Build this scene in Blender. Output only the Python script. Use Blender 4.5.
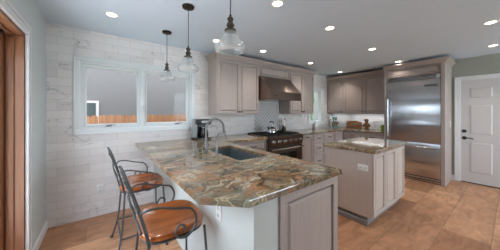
import bpy, bmesh, math, random
from mathutils import Vector, Matrix
random.seed(7)
PI = math.pi
S = bpy.context.scene
COL = S.collection
for o in list(bpy.data.objects):
    bpy.data.objects.remove(o)

# ------------------------------------------------------------------ camera
H = 1.38                                  # eye height
cd = bpy.data.cameras.new('camera')
cam = bpy.data.objects.new('camera', cd); COL.objects.link(cam)
cd.sensor_width = 36.0; cd.lens = 198.0/500.0*36.0
cd.shift_x = 0.0; cd.shift_y = -13.0/500.0
cd.clip_start = 0.02; cd.clip_end = 200
yaw = math.atan2(.6031, .7977)
cam.location = (0, 0, H); cam.rotation_euler = (PI/2, 0, -yaw)
S.camera = cam
# ------------------------------------------------------------------ light
W = bpy.data.worlds.new('sky'); S.world = W; W.use_nodes = True
wn = W.node_tree.nodes; wl = W.node_tree.links; wn.clear()
wo = wn.new('ShaderNodeOutputWorld'); wb = wn.new('ShaderNodeBackground')
wb.inputs['Color'].default_value = (.74, .86, 1.0, 1); wb.inputs['Strength'].default_value = 5.2
wl.new(wb.outputs[0], wo.inputs[0])
sd = bpy.data.lights.new('sun', 'SUN'); sd.energy = 11; sd.angle = .03; sd.color = (1, .97, .92)
sun = bpy.data.objects.new('sun', sd); COL.objects.link(sun)
sun.rotation_euler = (math.radians(-30), 0, 0)
def area(name, loc, rot, sx, sy, e, col):
    d = bpy.data.lights.new(name, 'AREA'); d.shape = 'RECTANGLE'; d.size = sx; d.size_y = sy
    d.energy = e; d.color = col
    o = bpy.data.objects.new(name, d); COL.objects.link(o); o.location = loc; o.rotation_euler = rot
    return o
# fill lamp at an added, unseen window, brightening the right side
area('window_daylight', (4.25, -3.42, 1.40), (PI/2, 0, 0), 2.5, 1.95, 48, (.84, .93, 1.0))
def portal(loc, rot, sx, sy):        # guides the sky light through an opening
    o = area('sky_portal', loc, rot, sx, sy, 1, (1, 1, 1)); o.data.cycles.is_portal = True
portal((-.68, 1.55, 1.02), (PI/2, 0, -PI/2), 1.9, 2.04)
portal((.52, 3.48, 1.6), (-PI/2, 0, 0), 1.45, .88)
portal((4.82, 3.48, 1.56), (-PI/2, 0, 0), .64, .92)
LAMP_E = 2.3
S.view_settings.view_transform = 'Standard'
S.view_settings.look = 'None'
S.view_settings.exposure = 0.42
S.view_settings.gamma = 1.0
S.view_settings.use_curve_mapping = False

# ------------------------------------------------------------------ materials
def lin(r, g, b):
    f = lambda v: (v/255/12.92) if v/255 <= .04045 else ((v/255+.055)/1.055)**2.4
    return (f(r), f(g), f(b), 1)
def newmat(name):
    m = bpy.data.materials.new(name); m.use_nodes = True
    n = m.node_tree.nodes; l = m.node_tree.links
    return m, n, l, n['Principled BSDF']
def plain(name, rgb, rough=.5, metal=0., var=.06, scale=8., spec=.5, bump=0.):
    m, n, l, b = newmat(name)
    tc = n.new('ShaderNodeTexCoord'); nz = n.new('ShaderNodeTexNoise')
    nz.inputs['Scale'].default_value = scale; nz.inputs['Detail'].default_value = 5
    l.new(tc.outputs['Object'], nz.inputs['Vector'])
    mx = n.new('ShaderNodeMix'); mx.data_type = 'RGBA'
    c = lin(*rgb)
    mx.inputs['A'].default_value = tuple(v*(1-var) for v in c[:3])+(1,)
    mx.inputs['B'].default_value = tuple(min(1, v*(1+var)) for v in c[:3])+(1,)
    l.new(nz.outputs['Fac'], mx.inputs['Factor']); l.new(mx.outputs['Result'], b.inputs['Base Color'])
    b.inputs['Roughness'].default_value = rough; b.inputs['Metallic'].default_value = metal
    b.inputs['Specular IOR Level'].default_value = spec
    if bump:
        bp = n.new('ShaderNodeBump'); bp.inputs['Strength'].default_value = bump
        bp.inputs['Distance'].default_value = .01
        l.new(nz.outputs['Fac'], bp.inputs['Height']); l.new(bp.outputs[0], b.inputs['Normal'])
    return m
def grained(name, c1, c2, rough, stretch=(14, 14, .9), spec=.4, scale=2.2, coat=0.):
    """wood: noise stretched along one axis"""
    m, n, l, b = newmat(name)
    tc = n.new('ShaderNodeTexCoord'); mp = n.new('ShaderNodeMapping'); nz = n.new('ShaderNodeTexNoise')
    mp.inputs['Scale'].default_value = stretch
    nz.inputs['Scale'].default_value = scale; nz.inputs['Detail'].default_value = 7
    nz.inputs['Distortion'].default_value = .4
    rp = n.new('ShaderNodeValToRGB')
    rp.color_ramp.elements[0].position = .3; rp.color_ramp.elements[0].color = lin(*c1)
    rp.color_ramp.elements[1].position = .7; rp.color_ramp.elements[1].color = lin(*c2)
    l.new(tc.outputs['Object'], mp.inputs[0]); l.new(mp.outputs[0], nz.inputs['Vector'])
    l.new(nz.outputs['Fac'], rp.inputs[0]); l.new(rp.outputs[0], b.inputs['Base Color'])
    b.inputs['Roughness'].default_value = rough; b.inputs['Specular IOR Level'].default_value = spec
    if coat: b.inputs['Coat Weight'].default_value = coat; b.inputs['Coat Roughness'].default_value = .05
    return m
def thin_glass(name, tint=(1, 1, 1, 1), base=.03, gain=.35, haze=0.):
    m, n, l, b = newmat(name); n.remove(b)
    out = n['Material Output']
    t = n.new('ShaderNodeBsdfTransparent'); t.inputs[0].default_value = tint
    g = n.new('ShaderNodeBsdfGlossy'); g.inputs['Roughness'].default_value = .02
    lw = n.new('ShaderNodeLayerWeight'); lw.inputs[0].default_value = .35
    ma = n.new('ShaderNodeMath'); ma.operation = 'MULTIPLY_ADD'
    ma.inputs[1].default_value = gain; ma.inputs[2].default_value = base
    mx = n.new('ShaderNodeMixShader')
    l.new(lw.outputs['Facing'], ma.inputs[0]); l.new(ma.outputs[0], mx.inputs[0])
    l.new(t.outputs[0], mx.inputs[1]); l.new(g.outputs[0], mx.inputs[2])
    if haze:
        df = n.new('ShaderNodeBsdfDiffuse'); df.inputs[0].default_value = (.92, .93, .94, 1)  # white diffuse mixed in to imitate bright light caught in the glass
        tc = n.new('ShaderNodeTexCoord'); nz = n.new('ShaderNodeTexNoise'); nz.inputs['Scale'].default_value = 28
        l.new(tc.outputs['Object'], nz.inputs['Vector'])
        mh = n.new('ShaderNodeMath'); mh.operation = 'MULTIPLY'; mh.inputs[1].default_value = haze*2
        l.new(nz.outputs['Fac'], mh.inputs[0])
        m2 = n.new('ShaderNodeMixShader'); l.new(mh.outputs[0], m2.inputs[0]); l.new(mx.outputs[0], m2.inputs[1]); l.new(df.outputs[0], m2.inputs[2])
        l.new(m2.outputs[0], out.inputs[0])
    else: l.new(mx.outputs[0], out.inputs[0])
    return m
def emis(name, rgb, e):
    m, n, l, b = newmat(name); n.remove(b)
    em = n.new('ShaderNodeEmission'); em.inputs[0].default_value = lin(*rgb); em.inputs[1].default_value = e
    l.new(em.outputs[0], n['Material Output'].inputs[0]); return m

def marble_tile():
    m, n, l, b = newmat('marble_subway_tile')
    tc = n.new('ShaderNodeTexCoord'); sx = n.new('ShaderNodeSeparateXYZ'); cb = n.new('ShaderNodeCombineXYZ')
    l.new(tc.outputs['Object'], sx.inputs[0])
    ad = n.new('ShaderNodeMath'); ad.operation = 'ADD'
    l.new(sx.outputs['X'], ad.inputs[0]); l.new(sx.outputs['Y'], ad.inputs[1])
    l.new(ad.outputs[0], cb.inputs[0]); l.new(sx.outputs['Z'], cb.inputs[1])
    br = n.new('ShaderNodeTexBrick')
    br.inputs['Scale'].default_value = 1; br.inputs['Brick Width'].default_value = .305
    br.inputs['Row Height'].default_value = .1; br.inputs['Mortar Size'].default_value = .0022
    br.inputs['Color1'].default_value = lin(226, 223, 223); br.inputs['Color2'].default_value = lin(240, 238, 238)
    br.inputs['Mortar'].default_value = lin(206, 203, 203); br.offset = .5
    l.new(cb.outputs[0], br.inputs['Vector'])
    # broad pale clouding, warm
    n1 = n.new('ShaderNodeTexNoise'); n1.inputs['Scale'].default_value = 1.7; n1.inputs['Detail'].default_value = 5
    l.new(tc.outputs['Object'], n1.inputs['Vector'])
    m1 = n.new('ShaderNodeMix'); m1.data_type = 'RGBA'; m1.blend_type = 'MULTIPLY'
    r1 = n.new('ShaderNodeValToRGB')
    r1.color_ramp.elements[0].position = .35; r1.color_ramp.elements[0].color = (1, 1, 1, 1)
    r1.color_ramp.elements[1].position = .68; r1.color_ramp.elements[1].color = (.95, .91, .88, 1)
    l.new(n1.outputs['Fac'], r1.inputs[0])
    m1.inputs['Factor'].default_value = .7
    l.new(br.outputs['Color'], m1.inputs['A']); l.new(r1.outputs[0], m1.inputs['B'])
    # grey veins, broken up
    mp = n.new('ShaderNodeMapping'); mp.inputs['Scale'].default_value = (1.6, 1.6, 3.4); mp.inputs['Rotation'].default_value = (0, .35, 0)
    l.new(tc.outputs['Object'], mp.inputs[0])
    n2 = n.new('ShaderNodeTexNoise'); n2.inputs['Scale'].default_value = 1.6; n2.inputs['Detail'].default_value = 6
    n2.inputs['Distortion'].default_value = 1.2
    l.new(mp.outputs[0], n2.inputs['Vector'])
    r2 = n.new('ShaderNodeValToRGB'); e = r2.color_ramp.elements
    e[0].position = .485; e[0].color = (0, 0, 0, 1); e[1].position = .515; e[1].color = (0, 0, 0, 1)
    k = e.new(.5); k.color = (1, 1, 1, 1)
    l.new(n2.outputs['Fac'], r2.inputs[0])
    n3 = n.new('ShaderNodeTexNoise'); n3.inputs['Scale'].default_value = 3.2
    l.new(tc.outputs['Object'], n3.inputs['Vector'])
    r3 = n.new('ShaderNodeValToRGB'); r3.color_ramp.elements[0].position = .52; r3.color_ramp.elements[1].position = .68
    l.new(n3.outputs['Fac'], r3.inputs[0])
    mu = n.new('ShaderNodeMath'); mu.operation = 'MULTIPLY'
    l.new(r2.outputs[0], mu.inputs[0]); l.new(r3.outputs[0], mu.inputs[1])
    m2 = n.new('ShaderNodeMix'); m2.data_type = 'RGBA'
    m2.inputs['B'].default_value = lin(124, 124, 132)
    l.new(mu.outputs[0], m2.inputs['Factor']); l.new(m1.outputs['Result'], m2.inputs['A'])
    l.new(m2.outputs['Result'], b.inputs['Base Color'])
    b.inputs['Roughness'].default_value = .42; b.inputs['Specular IOR Level'].default_value = .3
    return m
def diamond_tile():
    m, n, l, b = newmat('lattice_tile')
    tc = n.new('ShaderNodeTexCoord'); mp = n.new('ShaderNodeMapping')
    mp.inputs['Rotation'].default_value = (0, PI/4, 0); mp.inputs['Location'].default_value = (.02, 0, 0)
    l.new(tc.outputs['Object'], mp.inputs[0])
    sx = n.new('ShaderNodeSeparateXYZ'); l.new(mp.outputs[0], sx.inputs[0])
    cb = n.new('ShaderNodeCombineXYZ'); l.new(sx.outputs['X'], cb.inputs[0]); l.new(sx.outputs['Z'], cb.inputs[1])
    br = n.new('ShaderNodeTexBrick'); br.offset = 0
    br.inputs['Scale'].default_value = 1; br.inputs['Brick Width'].default_value = .062
    br.inputs['Row Height'].default_value = .062; br.inputs['Mortar Size'].default_value = .009
    br.inputs['Color1'].default_value = lin(172, 171, 175); br.inputs['Color2'].default_value = lin(188, 186, 189)
    br.inputs['Mortar'].default_value = lin(214, 211, 210)
    l.new(cb.outputs[0], br.inputs['Vector']); l.new(br.outputs['Color'], b.inputs['Base Color'])
    b.inputs['Roughness'].default_value = .35
    return m
def floor_tile():
    m, n, l, b = newmat('brown_stone_floor_tile')
    tc = n.new('ShaderNodeTexCoord'); mp = n.new('ShaderNodeMapping')
    mp.inputs['Location'].default_value = (.13, -.13, 0)
    l.new(tc.outputs['Object'], mp.inputs[0])
    br = n.new('ShaderNodeTexBrick'); br.offset = .5
    br.inputs['Scale'].default_value = 1; br.inputs['Brick Width'].default_value = .61
    br.inputs['Row Height'].default_value = .37; br.inputs['Mortar Size'].default_value = .004
    br.inputs['Color1'].default_value = lin(170, 122, 92); br.inputs['Color2'].default_value = lin(216, 166, 130)
    br.inputs['Mortar'].default_value = lin(150, 118, 92)
    l.new(mp.outputs[0], br.inputs['Vector'])
    mp2 = n.new('ShaderNodeMapping'); mp2.inputs['Rotation'].default_value = (0, 0, .5); mp2.inputs['Scale'].default_value = (2.2, 6, 1)
    l.new(tc.outputs['Object'], mp2.inputs[0])
    nz = n.new('ShaderNodeTexNoise'); nz.inputs['Scale'].default_value = 1.6; nz.inputs['Detail'].default_value = 8
    nz.inputs['Distortion'].default_value = 1.2
    l.new(mp2.outputs[0], nz.inputs['Vector'])
    rp = n.new('ShaderNodeValToRGB'); e = rp.color_ramp.elements
    e[0].position = .3; e[0].color = (.62, .58, .54, 1); e[1].position = .7; e[1].color = (1.12, 1.1, 1.08, 1)
    l.new(nz.outputs['Fac'], rp.inputs[0])
    mx = n.new('ShaderNodeMix'); mx.data_type = 'RGBA'; mx.blend_type = 'MULTIPLY'; mx.inputs['Factor'].default_value = .9
    l.new(br.outputs['Color'], mx.inputs['A']); l.new(rp.outputs[0], mx.inputs['B'])
    l.new(mx.outputs['Result'], b.inputs['Base Color'])
    b.inputs['Roughness'].default_value = .38; b.inputs['Specular IOR Level'].default_value = .35
    return m
def granite(name):
    m, n, l, b = newmat(name)
    tc = n.new('ShaderNodeTexCoord')
    wp = n.new('ShaderNodeTexNoise'); wp.inputs['Scale'].default_value = 1.6; wp.inputs['Detail'].default_value = 3
    l.new(tc.outputs['Object'], wp.inputs['Vector'])
    va = n.new('ShaderNodeVectorMath'); va.operation = 'MULTIPLY_ADD'
    va.inputs[1].default_value = (.42, .42, .3)
    l.new(wp.outputs['Color'], va.inputs[0]); l.new(tc.outputs['Object'], va.inputs[2])
    mp = n.new('ShaderNodeMapping'); mp.inputs['Rotation'].default_value = (0, 0, math.radians(-20)); mp.inputs['Scale'].default_value = (5.0, 12.0, 6)
    l.new(va.outputs[0], mp.inputs[0])
    n1 = n.new('ShaderNodeTexNoise'); n1.inputs['Scale'].default_value = 2.4; n1.inputs['Detail'].default_value = 10
    n1.inputs['Roughness'].default_value = .72; n1.inputs['Distortion'].default_value = .9
    l.new(mp.outputs[0], n1.inputs['Vector'])
    def ramp(stops):
        r = n.new('ShaderNodeValToRGB'); e = r.color_ramp.elements
        e[0].position = stops[0][0]; e[0].color = lin(*stops[0][1])
        e[1].position = stops[-1][0]; e[1].color = lin(*stops[-1][1])
        for p, c in stops[1:-1]:
            q = e.new(p); q.color = lin(*c)
        return r
    ra = ramp([(.30, (40, 44, 40)), (.38, (92, 92, 80)), (.44, (136, 130, 112)), (.49, (160, 152, 132)), (.53, (96, 98, 90)), (.58, (150, 142, 124)), (.64, (74, 78, 74)), (.72, (128, 126, 116))])
    rb = ramp([(.30, (48, 46, 42)), (.37, (120, 94, 72)), (.43, (172, 148, 118)), (.48, (142, 98, 66)), (.52, (186, 162, 130)), (.57, (96, 88, 78)), (.63, (160, 122, 88)), (.72, (104, 98, 88))])
    l.new(n1.outputs['Fac'], ra.inputs[0]); l.new(n1.outputs['Fac'], rb.inputs[0])
    n2 = n.new('ShaderNodeTexNoise'); n2.inputs['Scale'].default_value = 1.9; n2.inputs['Detail'].default_value = 3
    l.new(va.outputs[0], n2.inputs['Vector'])
    r2 = n.new('ShaderNodeValToRGB'); r2.color_ramp.elements[0].position = .42; r2.color_ramp.elements[1].position = .56
    l.new(n2.outputs['Fac'], r2.inputs[0])
    mx = n.new('ShaderNodeMix'); mx.data_type = 'RGBA'
    l.new(r2.outputs[0], mx.inputs['Factor']); l.new(ra.outputs[0], mx.inputs['A']); l.new(rb.outputs[0], mx.inputs['B'])
    # angular mineral patches, each its own colour, with dark and pale seams
    w2 = n.new('ShaderNodeTexNoise'); w2.inputs['Scale'].default_value = 9; w2.inputs['Detail'].default_value = 4
    l.new(tc.outputs['Object'], w2.inputs['Vector'])
    v2 = n.new('ShaderNodeVectorMath'); v2.operation = 'MULTIPLY_ADD'; v2.inputs[1].default_value = (.2, .2, .14)
    l.new(w2.outputs['Color'], v2.inputs[0]); l.new(va.outputs[0], v2.inputs[2])
    mp3 = n.new('ShaderNodeMapping'); mp3.inputs['Rotation'].default_value = (0, 0, math.radians(-20)); mp3.inputs['Scale'].default_value = (10, 30, 18)
    l.new(v2.outputs[0], mp3.inputs[0])
    vo = n.new('ShaderNodeTexVoronoi'); vo.inputs['Scale'].default_value = 1.0; l.new(mp3.outputs[0], vo.inputs['Vector'])
    sp_ = n.new('ShaderNodeSeparateColor'); l.new(vo.outputs['Color'], sp_.inputs[0])
    rv = ramp([(0, (44, 54, 48)), (.14, (136, 138, 132)), (.28, (166, 110, 74)), (.42, (92, 102, 92)), (.56, (198, 194, 184)), (.70, (128, 92, 68)), (.84, (132, 138, 140)), (1, (166, 136, 94))])
    l.new(sp_.outputs[0], rv.inputs[0])
    m3 = n.new('ShaderNodeMix'); m3.data_type = 'RGBA'; m3.inputs['Factor'].default_value = .46
    l.new(mx.outputs['Result'], m3.inputs['A']); l.new(rv.outputs[0], m3.inputs['B'])
    ve = n.new('ShaderNodeTexVoronoi'); ve.feature = 'DISTANCE_TO_EDGE'; ve.inputs['Scale'].default_value = .4; l.new(mp3.outputs[0], ve.inputs['Vector'])
    re = n.new('ShaderNodeValToRGB'); re.color_ramp.elements[0].position = .02; re.color_ramp.elements[0].color = (.55, .55, .55, 1); re.color_ramp.elements[1].position = .07; re.color_ramp.elements[1].color = (0, 0, 0, 1)
    l.new(ve.outputs['Distance'], re.inputs[0])
    rs = n.new('ShaderNodeValToRGB'); rs.color_ramp.elements[0].position = .46; rs.color_ramp.elements[0].color = lin(44, 50, 44); rs.color_ramp.elements[1].position = .56; rs.color_ramp.elements[1].color = lin(206, 190, 164)
    l.new(wp.outputs['Fac'], rs.inputs[0])
    m2 = n.new('ShaderNodeMix'); m2.data_type = 'RGBA'
    l.new(re.outputs[0], m2.inputs['Factor']); l.new(m3.outputs['Result'], m2.inputs['A']); l.new(rs.outputs[0], m2.inputs['B'])
    gm = n.new('ShaderNodeGamma'); gm.inputs['Gamma'].default_value = 1.4
    l.new(m2.outputs['Result'], gm.inputs['Color'])
    mg = n.new('ShaderNodeMix'); mg.data_type = 'RGBA'; mg.blend_type = 'MULTIPLY'; mg.clamp_result = False
    mg.inputs['Factor'].default_value = 1; mg.inputs['B'].default_value = (1.5, 1.56, 1.54, 1)
    l.new(gm.outputs[0], mg.inputs['A']); l.new(mg.outputs['Result'], b.inputs['Base Color'])
    b.inputs['Roughness'].default_value = .08; b.inputs['Specular IOR Level'].default_value = .9
    return m
def steel(name, rgb=(190, 190, 192), rough=.24, stretch=(1, 1, 60), aniso=0., arot=0.):
    m, n, l, b = newmat(name)
    tc = n.new('ShaderNodeTexCoord'); mp = n.new('ShaderNodeMapping'); mp.inputs['Scale'].default_value = stretch
    nz = n.new('ShaderNodeTexNoise'); nz.inputs['Scale'].default_value = 6; nz.inputs['Detail'].default_value = 4
    l.new(tc.outputs['Object'], mp.inputs[0]); l.new(mp.outputs[0], nz.inputs['Vector'])
    mr = n.new('ShaderNodeMapRange'); mr.inputs['To Min'].default_value = rough*.85; mr.inputs['To Max'].default_value = rough*1.2
    l.new(nz.outputs['Fac'], mr.inputs[0]); l.new(mr.outputs[0], b.inputs['Roughness'])
    b.inputs['Base Color'].default_value = lin(*rgb); b.inputs['Metallic'].default_value = 1
    b.inputs['Anisotropic'].default_value = aniso; b.inputs['Anisotropic Rotation'].default_value = arot
    if aniso:
        tg = n.new('ShaderNodeTangent'); tg.direction_type = 'RADIAL'; tg.axis = 'Z'
        l.new(tg.outputs[0], b.inputs['Tangent'])
    return m

M = dict(
    marble=marble_tile(), lattice=diamond_tile(), floor=floor_tile(), granite=granite('multicolour_granite'),
    ceiling=plain('ceiling_paint', (216, 230, 246), .85, var=.01, spec=.2),
    wall_grey=plain('grey_wall_paint', (206, 212, 212), .8, var=.02, spec=.2),
    wall_sage=plain('sage_wall_paint', (164, 167, 157), .8, var=.02, spec=.2),
    wall_mint=plain('pale_green_wall_paint', (206, 211, 209), .75, var=.015, spec=.2),
    white=plain('white_trim_paint', (232, 234, 236), .4, var=.01),
    vinyl=plain('white_window_vinyl', (226, 231, 234), .35, var=.01),
    door_white=plain('white_door_paint', (210, 207, 208), .45, var=.01),
    cab=grained('greige_stained_wood', (172, 160, 155), (181, 169, 164), .36, (26, 26, 1.2)),
    icab=grained('pale_greige_island_wood', (194, 181, 173), (203, 190, 183), .36, (26, 26, 1.2)),  # same greige wood, lightened to make up for dim light on the island
    toe=plain('grey_toe_kick', (140, 136, 134), .5),
    bronze=plain('dark_bronze_hardware', (52, 44, 40), .4, .8),
    black=plain('black_enamel', (20, 20, 21), .3),
    iron=plain('dark_wrought_iron', (84, 86, 88), .4, .5, .2, 40),
    grate=plain('black_cast_iron', (24, 24, 25), .6),
    steel=steel('brushed_steel'), fsteel=steel('fridge_brushed_steel', (190, 192, 196), .20, (1, 60, 1), .95, 0.), dsteel=steel('dark_range_steel', (104, 96, 92), .3), chrome=plain('polished_steel', (206, 206, 208), .14, 1, .02),
    hood=steel('warm_brushed_steel', (146, 130, 122), .32, (60, 1, 1), .9, .25),
    nickel=plain('brushed_nickel_faucet', (134, 132, 130), .36, 1, .03),
    sink=plain('slate_composite_sink', (92, 102, 108), .5, 0, .15, 30),
    stoolwood=grained('red_brown_seat_wood', (138, 70, 28), (190, 108, 50), .2, (1.2, 14, 6), .5, 3, 1.),
    doorwood=grained('orange_brown_door_wood', (124, 82, 58), (156, 108, 78), .35, (16, 16, .8)),
    glass=thin_glass('clear_window_glass', base=.006, gain=.07),
    shade=thin_glass('clear_shade_glass', (.97, .98, .98, 1), base=.06, gain=.35, haze=.13),
    dark_glass=plain('dark_oven_glass', (12, 12, 13), .06),
    lamp=emis('lamp_lens', (255, 236, 210), 9),
    plate=plain('white_plastic_plate', (236, 236, 236), .4, var=.01),
    stucco=plain('grey_stucco', (102, 97, 94), .9, var=.06, scale=14, bump=.3),
    fence=grained('cedar_fence_wood', (136, 88, 64), (170, 122, 92), .8, (12, 12, 1)),
    screen=grained('dark_brown_boards', (70, 48, 34), (92, 64, 46), .7, (3, 1, 14)),
    hedge=plain('green_leaves', (74, 94, 64), .7, var=.5, scale=18),
    grass=plain('lawn', (96, 120, 62), .9, var=.3, scale=20),
    aqua=plain('aqua_enamel', (146, 180, 176), .25),
    board=grained('cutting_board_wood', (120, 72, 40), (160, 104, 62), .5, (3, 3, 16)),
    carved=grained('carved_wood', (116, 80, 46), (168, 126, 82), .5, (10, 10, 3)),
    cream=plain('cream_paint', (222, 224, 214), .5), leafpaint=plain('green_paint', (110, 130, 100), .5),
    green=plain('green_glass_jar', (128, 146, 44), .25), ceramic=plain('white_ceramic', (232, 232, 230), .25),
    socket=plain('aged_pewter_socket', (92, 84, 76), .35, .9), cord=plain('dark_cord', (48, 42, 40), .6),
    roofing=plain('roof_soffit', (200, 198, 194), .9),
    tank=plain('silver_plastic', (176, 180, 182), .35), badge=plain('black_lettering', (28, 28, 30), .4),
)

# ------------------------------------------------------------------ mesh helpers
def BM(): return bmesh.new()
def box(bm, x0, y0, z0, x1, y1, z1, bev=0.):
    if x0 > x1: x0, x1 = x1, x0
    if y0 > y1: y0, y1 = y1, y0
    vs = [bm.verts.new(p) for p in ((x0, y0, z0), (x1, y0, z0), (x1, y1, z0), (x0, y1, z0), (x0, y0, z1), (x1, y0, z1), (x1, y1, z1), (x0, y1, z1))]
    fs = [bm.faces.new([vs[i] for i in q]) for q in ((3, 2, 1, 0), (4, 5, 6, 7), (0, 1, 5, 4), (1, 2, 6, 5), (2, 3, 7, 6), (3, 0, 4, 7))]
    if bev:
        es = list({e for f in fs for e in f.edges})
        bmesh.ops.bevel(bm, geom=es, offset=bev, segments=2, affect='EDGES', profile=.6)
    return fs
def prism(bm, loops, z0, z1, bev=0.):
    es = []
    for lp in loops:
        vs = [bm.verts.new((x, y, z0)) for x, y in lp]
        es += [bm.edges.new((vs[i], vs[(i+1) % len(vs)])) for i in range(len(vs))]
    r = bmesh.ops.triangle_fill(bm, use_beauty=True, use_dissolve=False, edges=es)
    fs = [g for g in r['geom'] if isinstance(g, bmesh.types.BMFace)]
    bmesh.ops.dissolve_limit(bm, angle_limit=.01, verts=list({v for f in fs for v in f.verts}), edges=list({e for f in fs for e in f.edges}), delimit=set())
    fs = [f for f in bm.faces if all(abs(v.co.z-z0) < 1e-6 for v in f.verts)]
    ex = bmesh.ops.extrude_face_region(bm, geom=fs)
    nv = [g for g in ex['geom'] if isinstance(g, bmesh.types.BMVert)]
    bmesh.ops.translate(bm, verts=nv, vec=(0, 0, z1-z0))
    bmesh.ops.recalc_face_normals(bm, faces=bm.faces)
    if bev:
        e = [e for e in bm.edges if abs(e.verts[0].co.z-z1) < 1e-6 and abs(e.verts[1].co.z-z1) < 1e-6 and e.calc_face_angle(0) > .5]
        e += [e for e in bm.edges if abs(e.verts[0].co.z-z0) < 1e-6 and abs(e.verts[1].co.z-z0) < 1e-6 and e.calc_face_angle(0) > .5]
        bmesh.ops.bevel(bm, geom=e, offset=bev, segments=2, affect='EDGES', profile=.6)
def extr(bm, prof, axis, a0, a1):
    """extrude a closed 2D profile along 'x' (profile = y,z) or 'y' (profile = x,z)"""
    def P(p, a): return (a, p[0], p[1]) if axis == 'x' else (p[0], a, p[1])
    A = [bm.verts.new(P(p, a0)) for p in prof]; B = [bm.verts.new(P(p, a1)) for p in prof]
    k = len(prof)
    bm.faces.new(A); bm.faces.new(B[::-1])
    for i in range(k): bm.faces.new((A[i], B[i], B[(i+1) % k], A[(i+1) % k]))
    bmesh.ops.recalc_face_normals(bm, faces=bm.faces)
def lathe(bm, prof, cx=0, cy=0, seg=24, closed=False):
    rings = []
    for r, z in prof:
        if r < 1e-5: rings.append([bm.verts.new((cx, cy, z))])
        else: rings.append([bm.verts.new((cx+r*math.cos(2*PI*i/seg), cy+r*math.sin(2*PI*i/seg), z)) for i in range(seg)])
    for a, b in zip(rings, rings[1:]):
        for i in range(seg):
            j = (i+1) % seg
            if len(a) == 1 and len(b) == 1: continue
            if len(a) == 1: bm.faces.new((a[0], b[i], b[j]))
            elif len(b) == 1: bm.faces.new((a[i], b[0], a[j]))
            else: bm.faces.new((a[i], b[i], b[j], a[j]))
    bmesh.ops.recalc_face_normals(bm, faces=bm.faces)
def spline(pts, n=6, closed=False):
    P = [Vector(p) for p in pts]; out = []; k = len(P)
    rng = range(k if closed else k-1)
    for i in rng:
        if closed: p0, p1, p2, p3 = P[i-1], P[i], P[(i+1) % k], P[(i+2) % k]
        else: p0, p1, p2, p3 = P[max(i-1, 0)], P[i], P[i+1], P[min(i+2, k-1)]
        for j in range(n):
            t = j/n
            out.append(.5*((2*p1)+(p2-p0)*t+(2*p0-5*p1+4*p2-p3)*t*t+(3*p1-p0-3*p2+p3)*t**3))
    if not closed: out.append(P[-1])
    return out
def tube(bm, pts, r, seg=8, closed=False, flat=None):
    P = [Vector(p) for p in pts]; k = len(P); rings = []
    nrm = None
    for i in range(k):
        if closed: t = P[(i+1) % k]-P[i-1]
        else: t = P[min(i+1, k-1)]-P[max(i-1, 0)]
        t.normalize()
        if nrm is None:
            nrm = t.cross(Vector((0, 0, 1)))
            if nrm.length < .1: nrm = t.cross(Vector((0, 1, 0)))
            nrm.normalize()
        else:
            nrm = nrm-t*nrm.dot(t); nrm.normalize()
        bn = t.cross(nrm)
        rr = r[i] if isinstance(r, (list, tuple)) else r
        ra, rb = (rr, rr) if flat is None else flat
        rings.append([bm.verts.new(P[i]+nrm*ra*math.cos(2*PI*j/seg)+bn*rb*math.sin(2*PI*j/seg)) for j in range(seg)])
    m = k if closed else k-1
    for i in range(m):
        a, b = rings[i], rings[(i+1) % k]
        for j in range(seg):
            q = (j+1) % seg
            bm.faces.new((a[j], a[q], b[q], b[j]))
    if not closed:
        bm.faces.new(rings[0][::-1]); bm.faces.new(rings[-1])
    bmesh.ops.recalc_face_normals(bm, faces=bm.faces)
def panel(bm, w, h, t, rail=.055, raised=True, ox=0, oz=0):
    """door or drawer front: slab with a moulded panel; spans x 0..w, y -t..0, z 0..h, front faces -y"""
    fs = box(bm, ox, -t, oz, ox+w, 0, oz+h)
    f = fs[2]
    es = list(f.edges)
    r = min(rail, w*.26, h*.26); g = min(1., w/.28, h/.28)
    bmesh.ops.inset_region(bm, faces=[f], thickness=.004, depth=.003)
    bmesh.ops.inset_region(bm, faces=[f], thickness=r-.004, depth=0)
    bmesh.ops.inset_region(bm, faces=[f], thickness=.006*g, depth=-.018)
    if raised:
        bmesh.ops.inset_region(bm, faces=[f], thickness=.010*g, depth=0)
        bmesh.ops.inset_region(bm, faces=[f], thickness=.030*g, depth=.015)
def smooth(bm, ang=40):
    for f in bm.faces: f.smooth = True
    for e in bm.edges:
        if len(e.link_faces) == 2 and e.calc_face_angle(0) > math.radians(ang): e.smooth = False
def obj(name, bm, mat, parent=None, sm=True, loc=(0, 0, 0), mtx=None):
    """link a bmesh as ONE mesh object; coordinates are the parent's own, loc moves the origin"""
    if mtx is not None: bmesh.ops.transform(bm, matrix=mtx, verts=bm.verts)
    if sm: smooth(bm)
    me = bpy.data.meshes.new(name); bm.to_mesh(me); bm.free()
    me.materials.append(mat)
    o = bpy.data.objects.new(name, me); COL.objects.link(o)
    o.location = loc
    if parent: o.parent = parent
    return o
def wobj(name, bm, mat, root, sm=True, parent=None):
    """same, for a bmesh given in world coordinates (root has no rotation)"""
    base = Vector(root.location)
    bmesh.ops.translate(bm, verts=bm.verts, vec=-base)
    return obj(name, bm, mat, parent or root, sm)
def tag(o, label, cat, group=None):
    o['label'] = label; o['category'] = cat
    if group: o['group'] = group
    return o
def thing(name, label, cat, loc=(0, 0, 0), rz=0, group=None):
    o = bpy.data.objects.new(name, None); COL.objects.link(o)
    o.empty_display_size = .05; o.location = loc; o.rotation_euler = (0, 0, rz)
    return tag(o, label, cat, group)
def struct(name, bm, mat, label=None, cat=None, sm=False):
    o = obj(name, bm, mat, sm=sm); o['kind'] = 'structure'
    if label: o['label'] = label
    if cat: o['category'] = cat
    return o
def sempty(name, label, cat, loc):
    o = thing(name, label, cat, loc); o['kind'] = 'structure'; return o
def copy_tree(o, parent=None):
    c = o.copy(); COL.objects.link(c)
    if parent: c.parent = parent
    for ch in list(o.children): copy_tree(ch, c)
    return c
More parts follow.
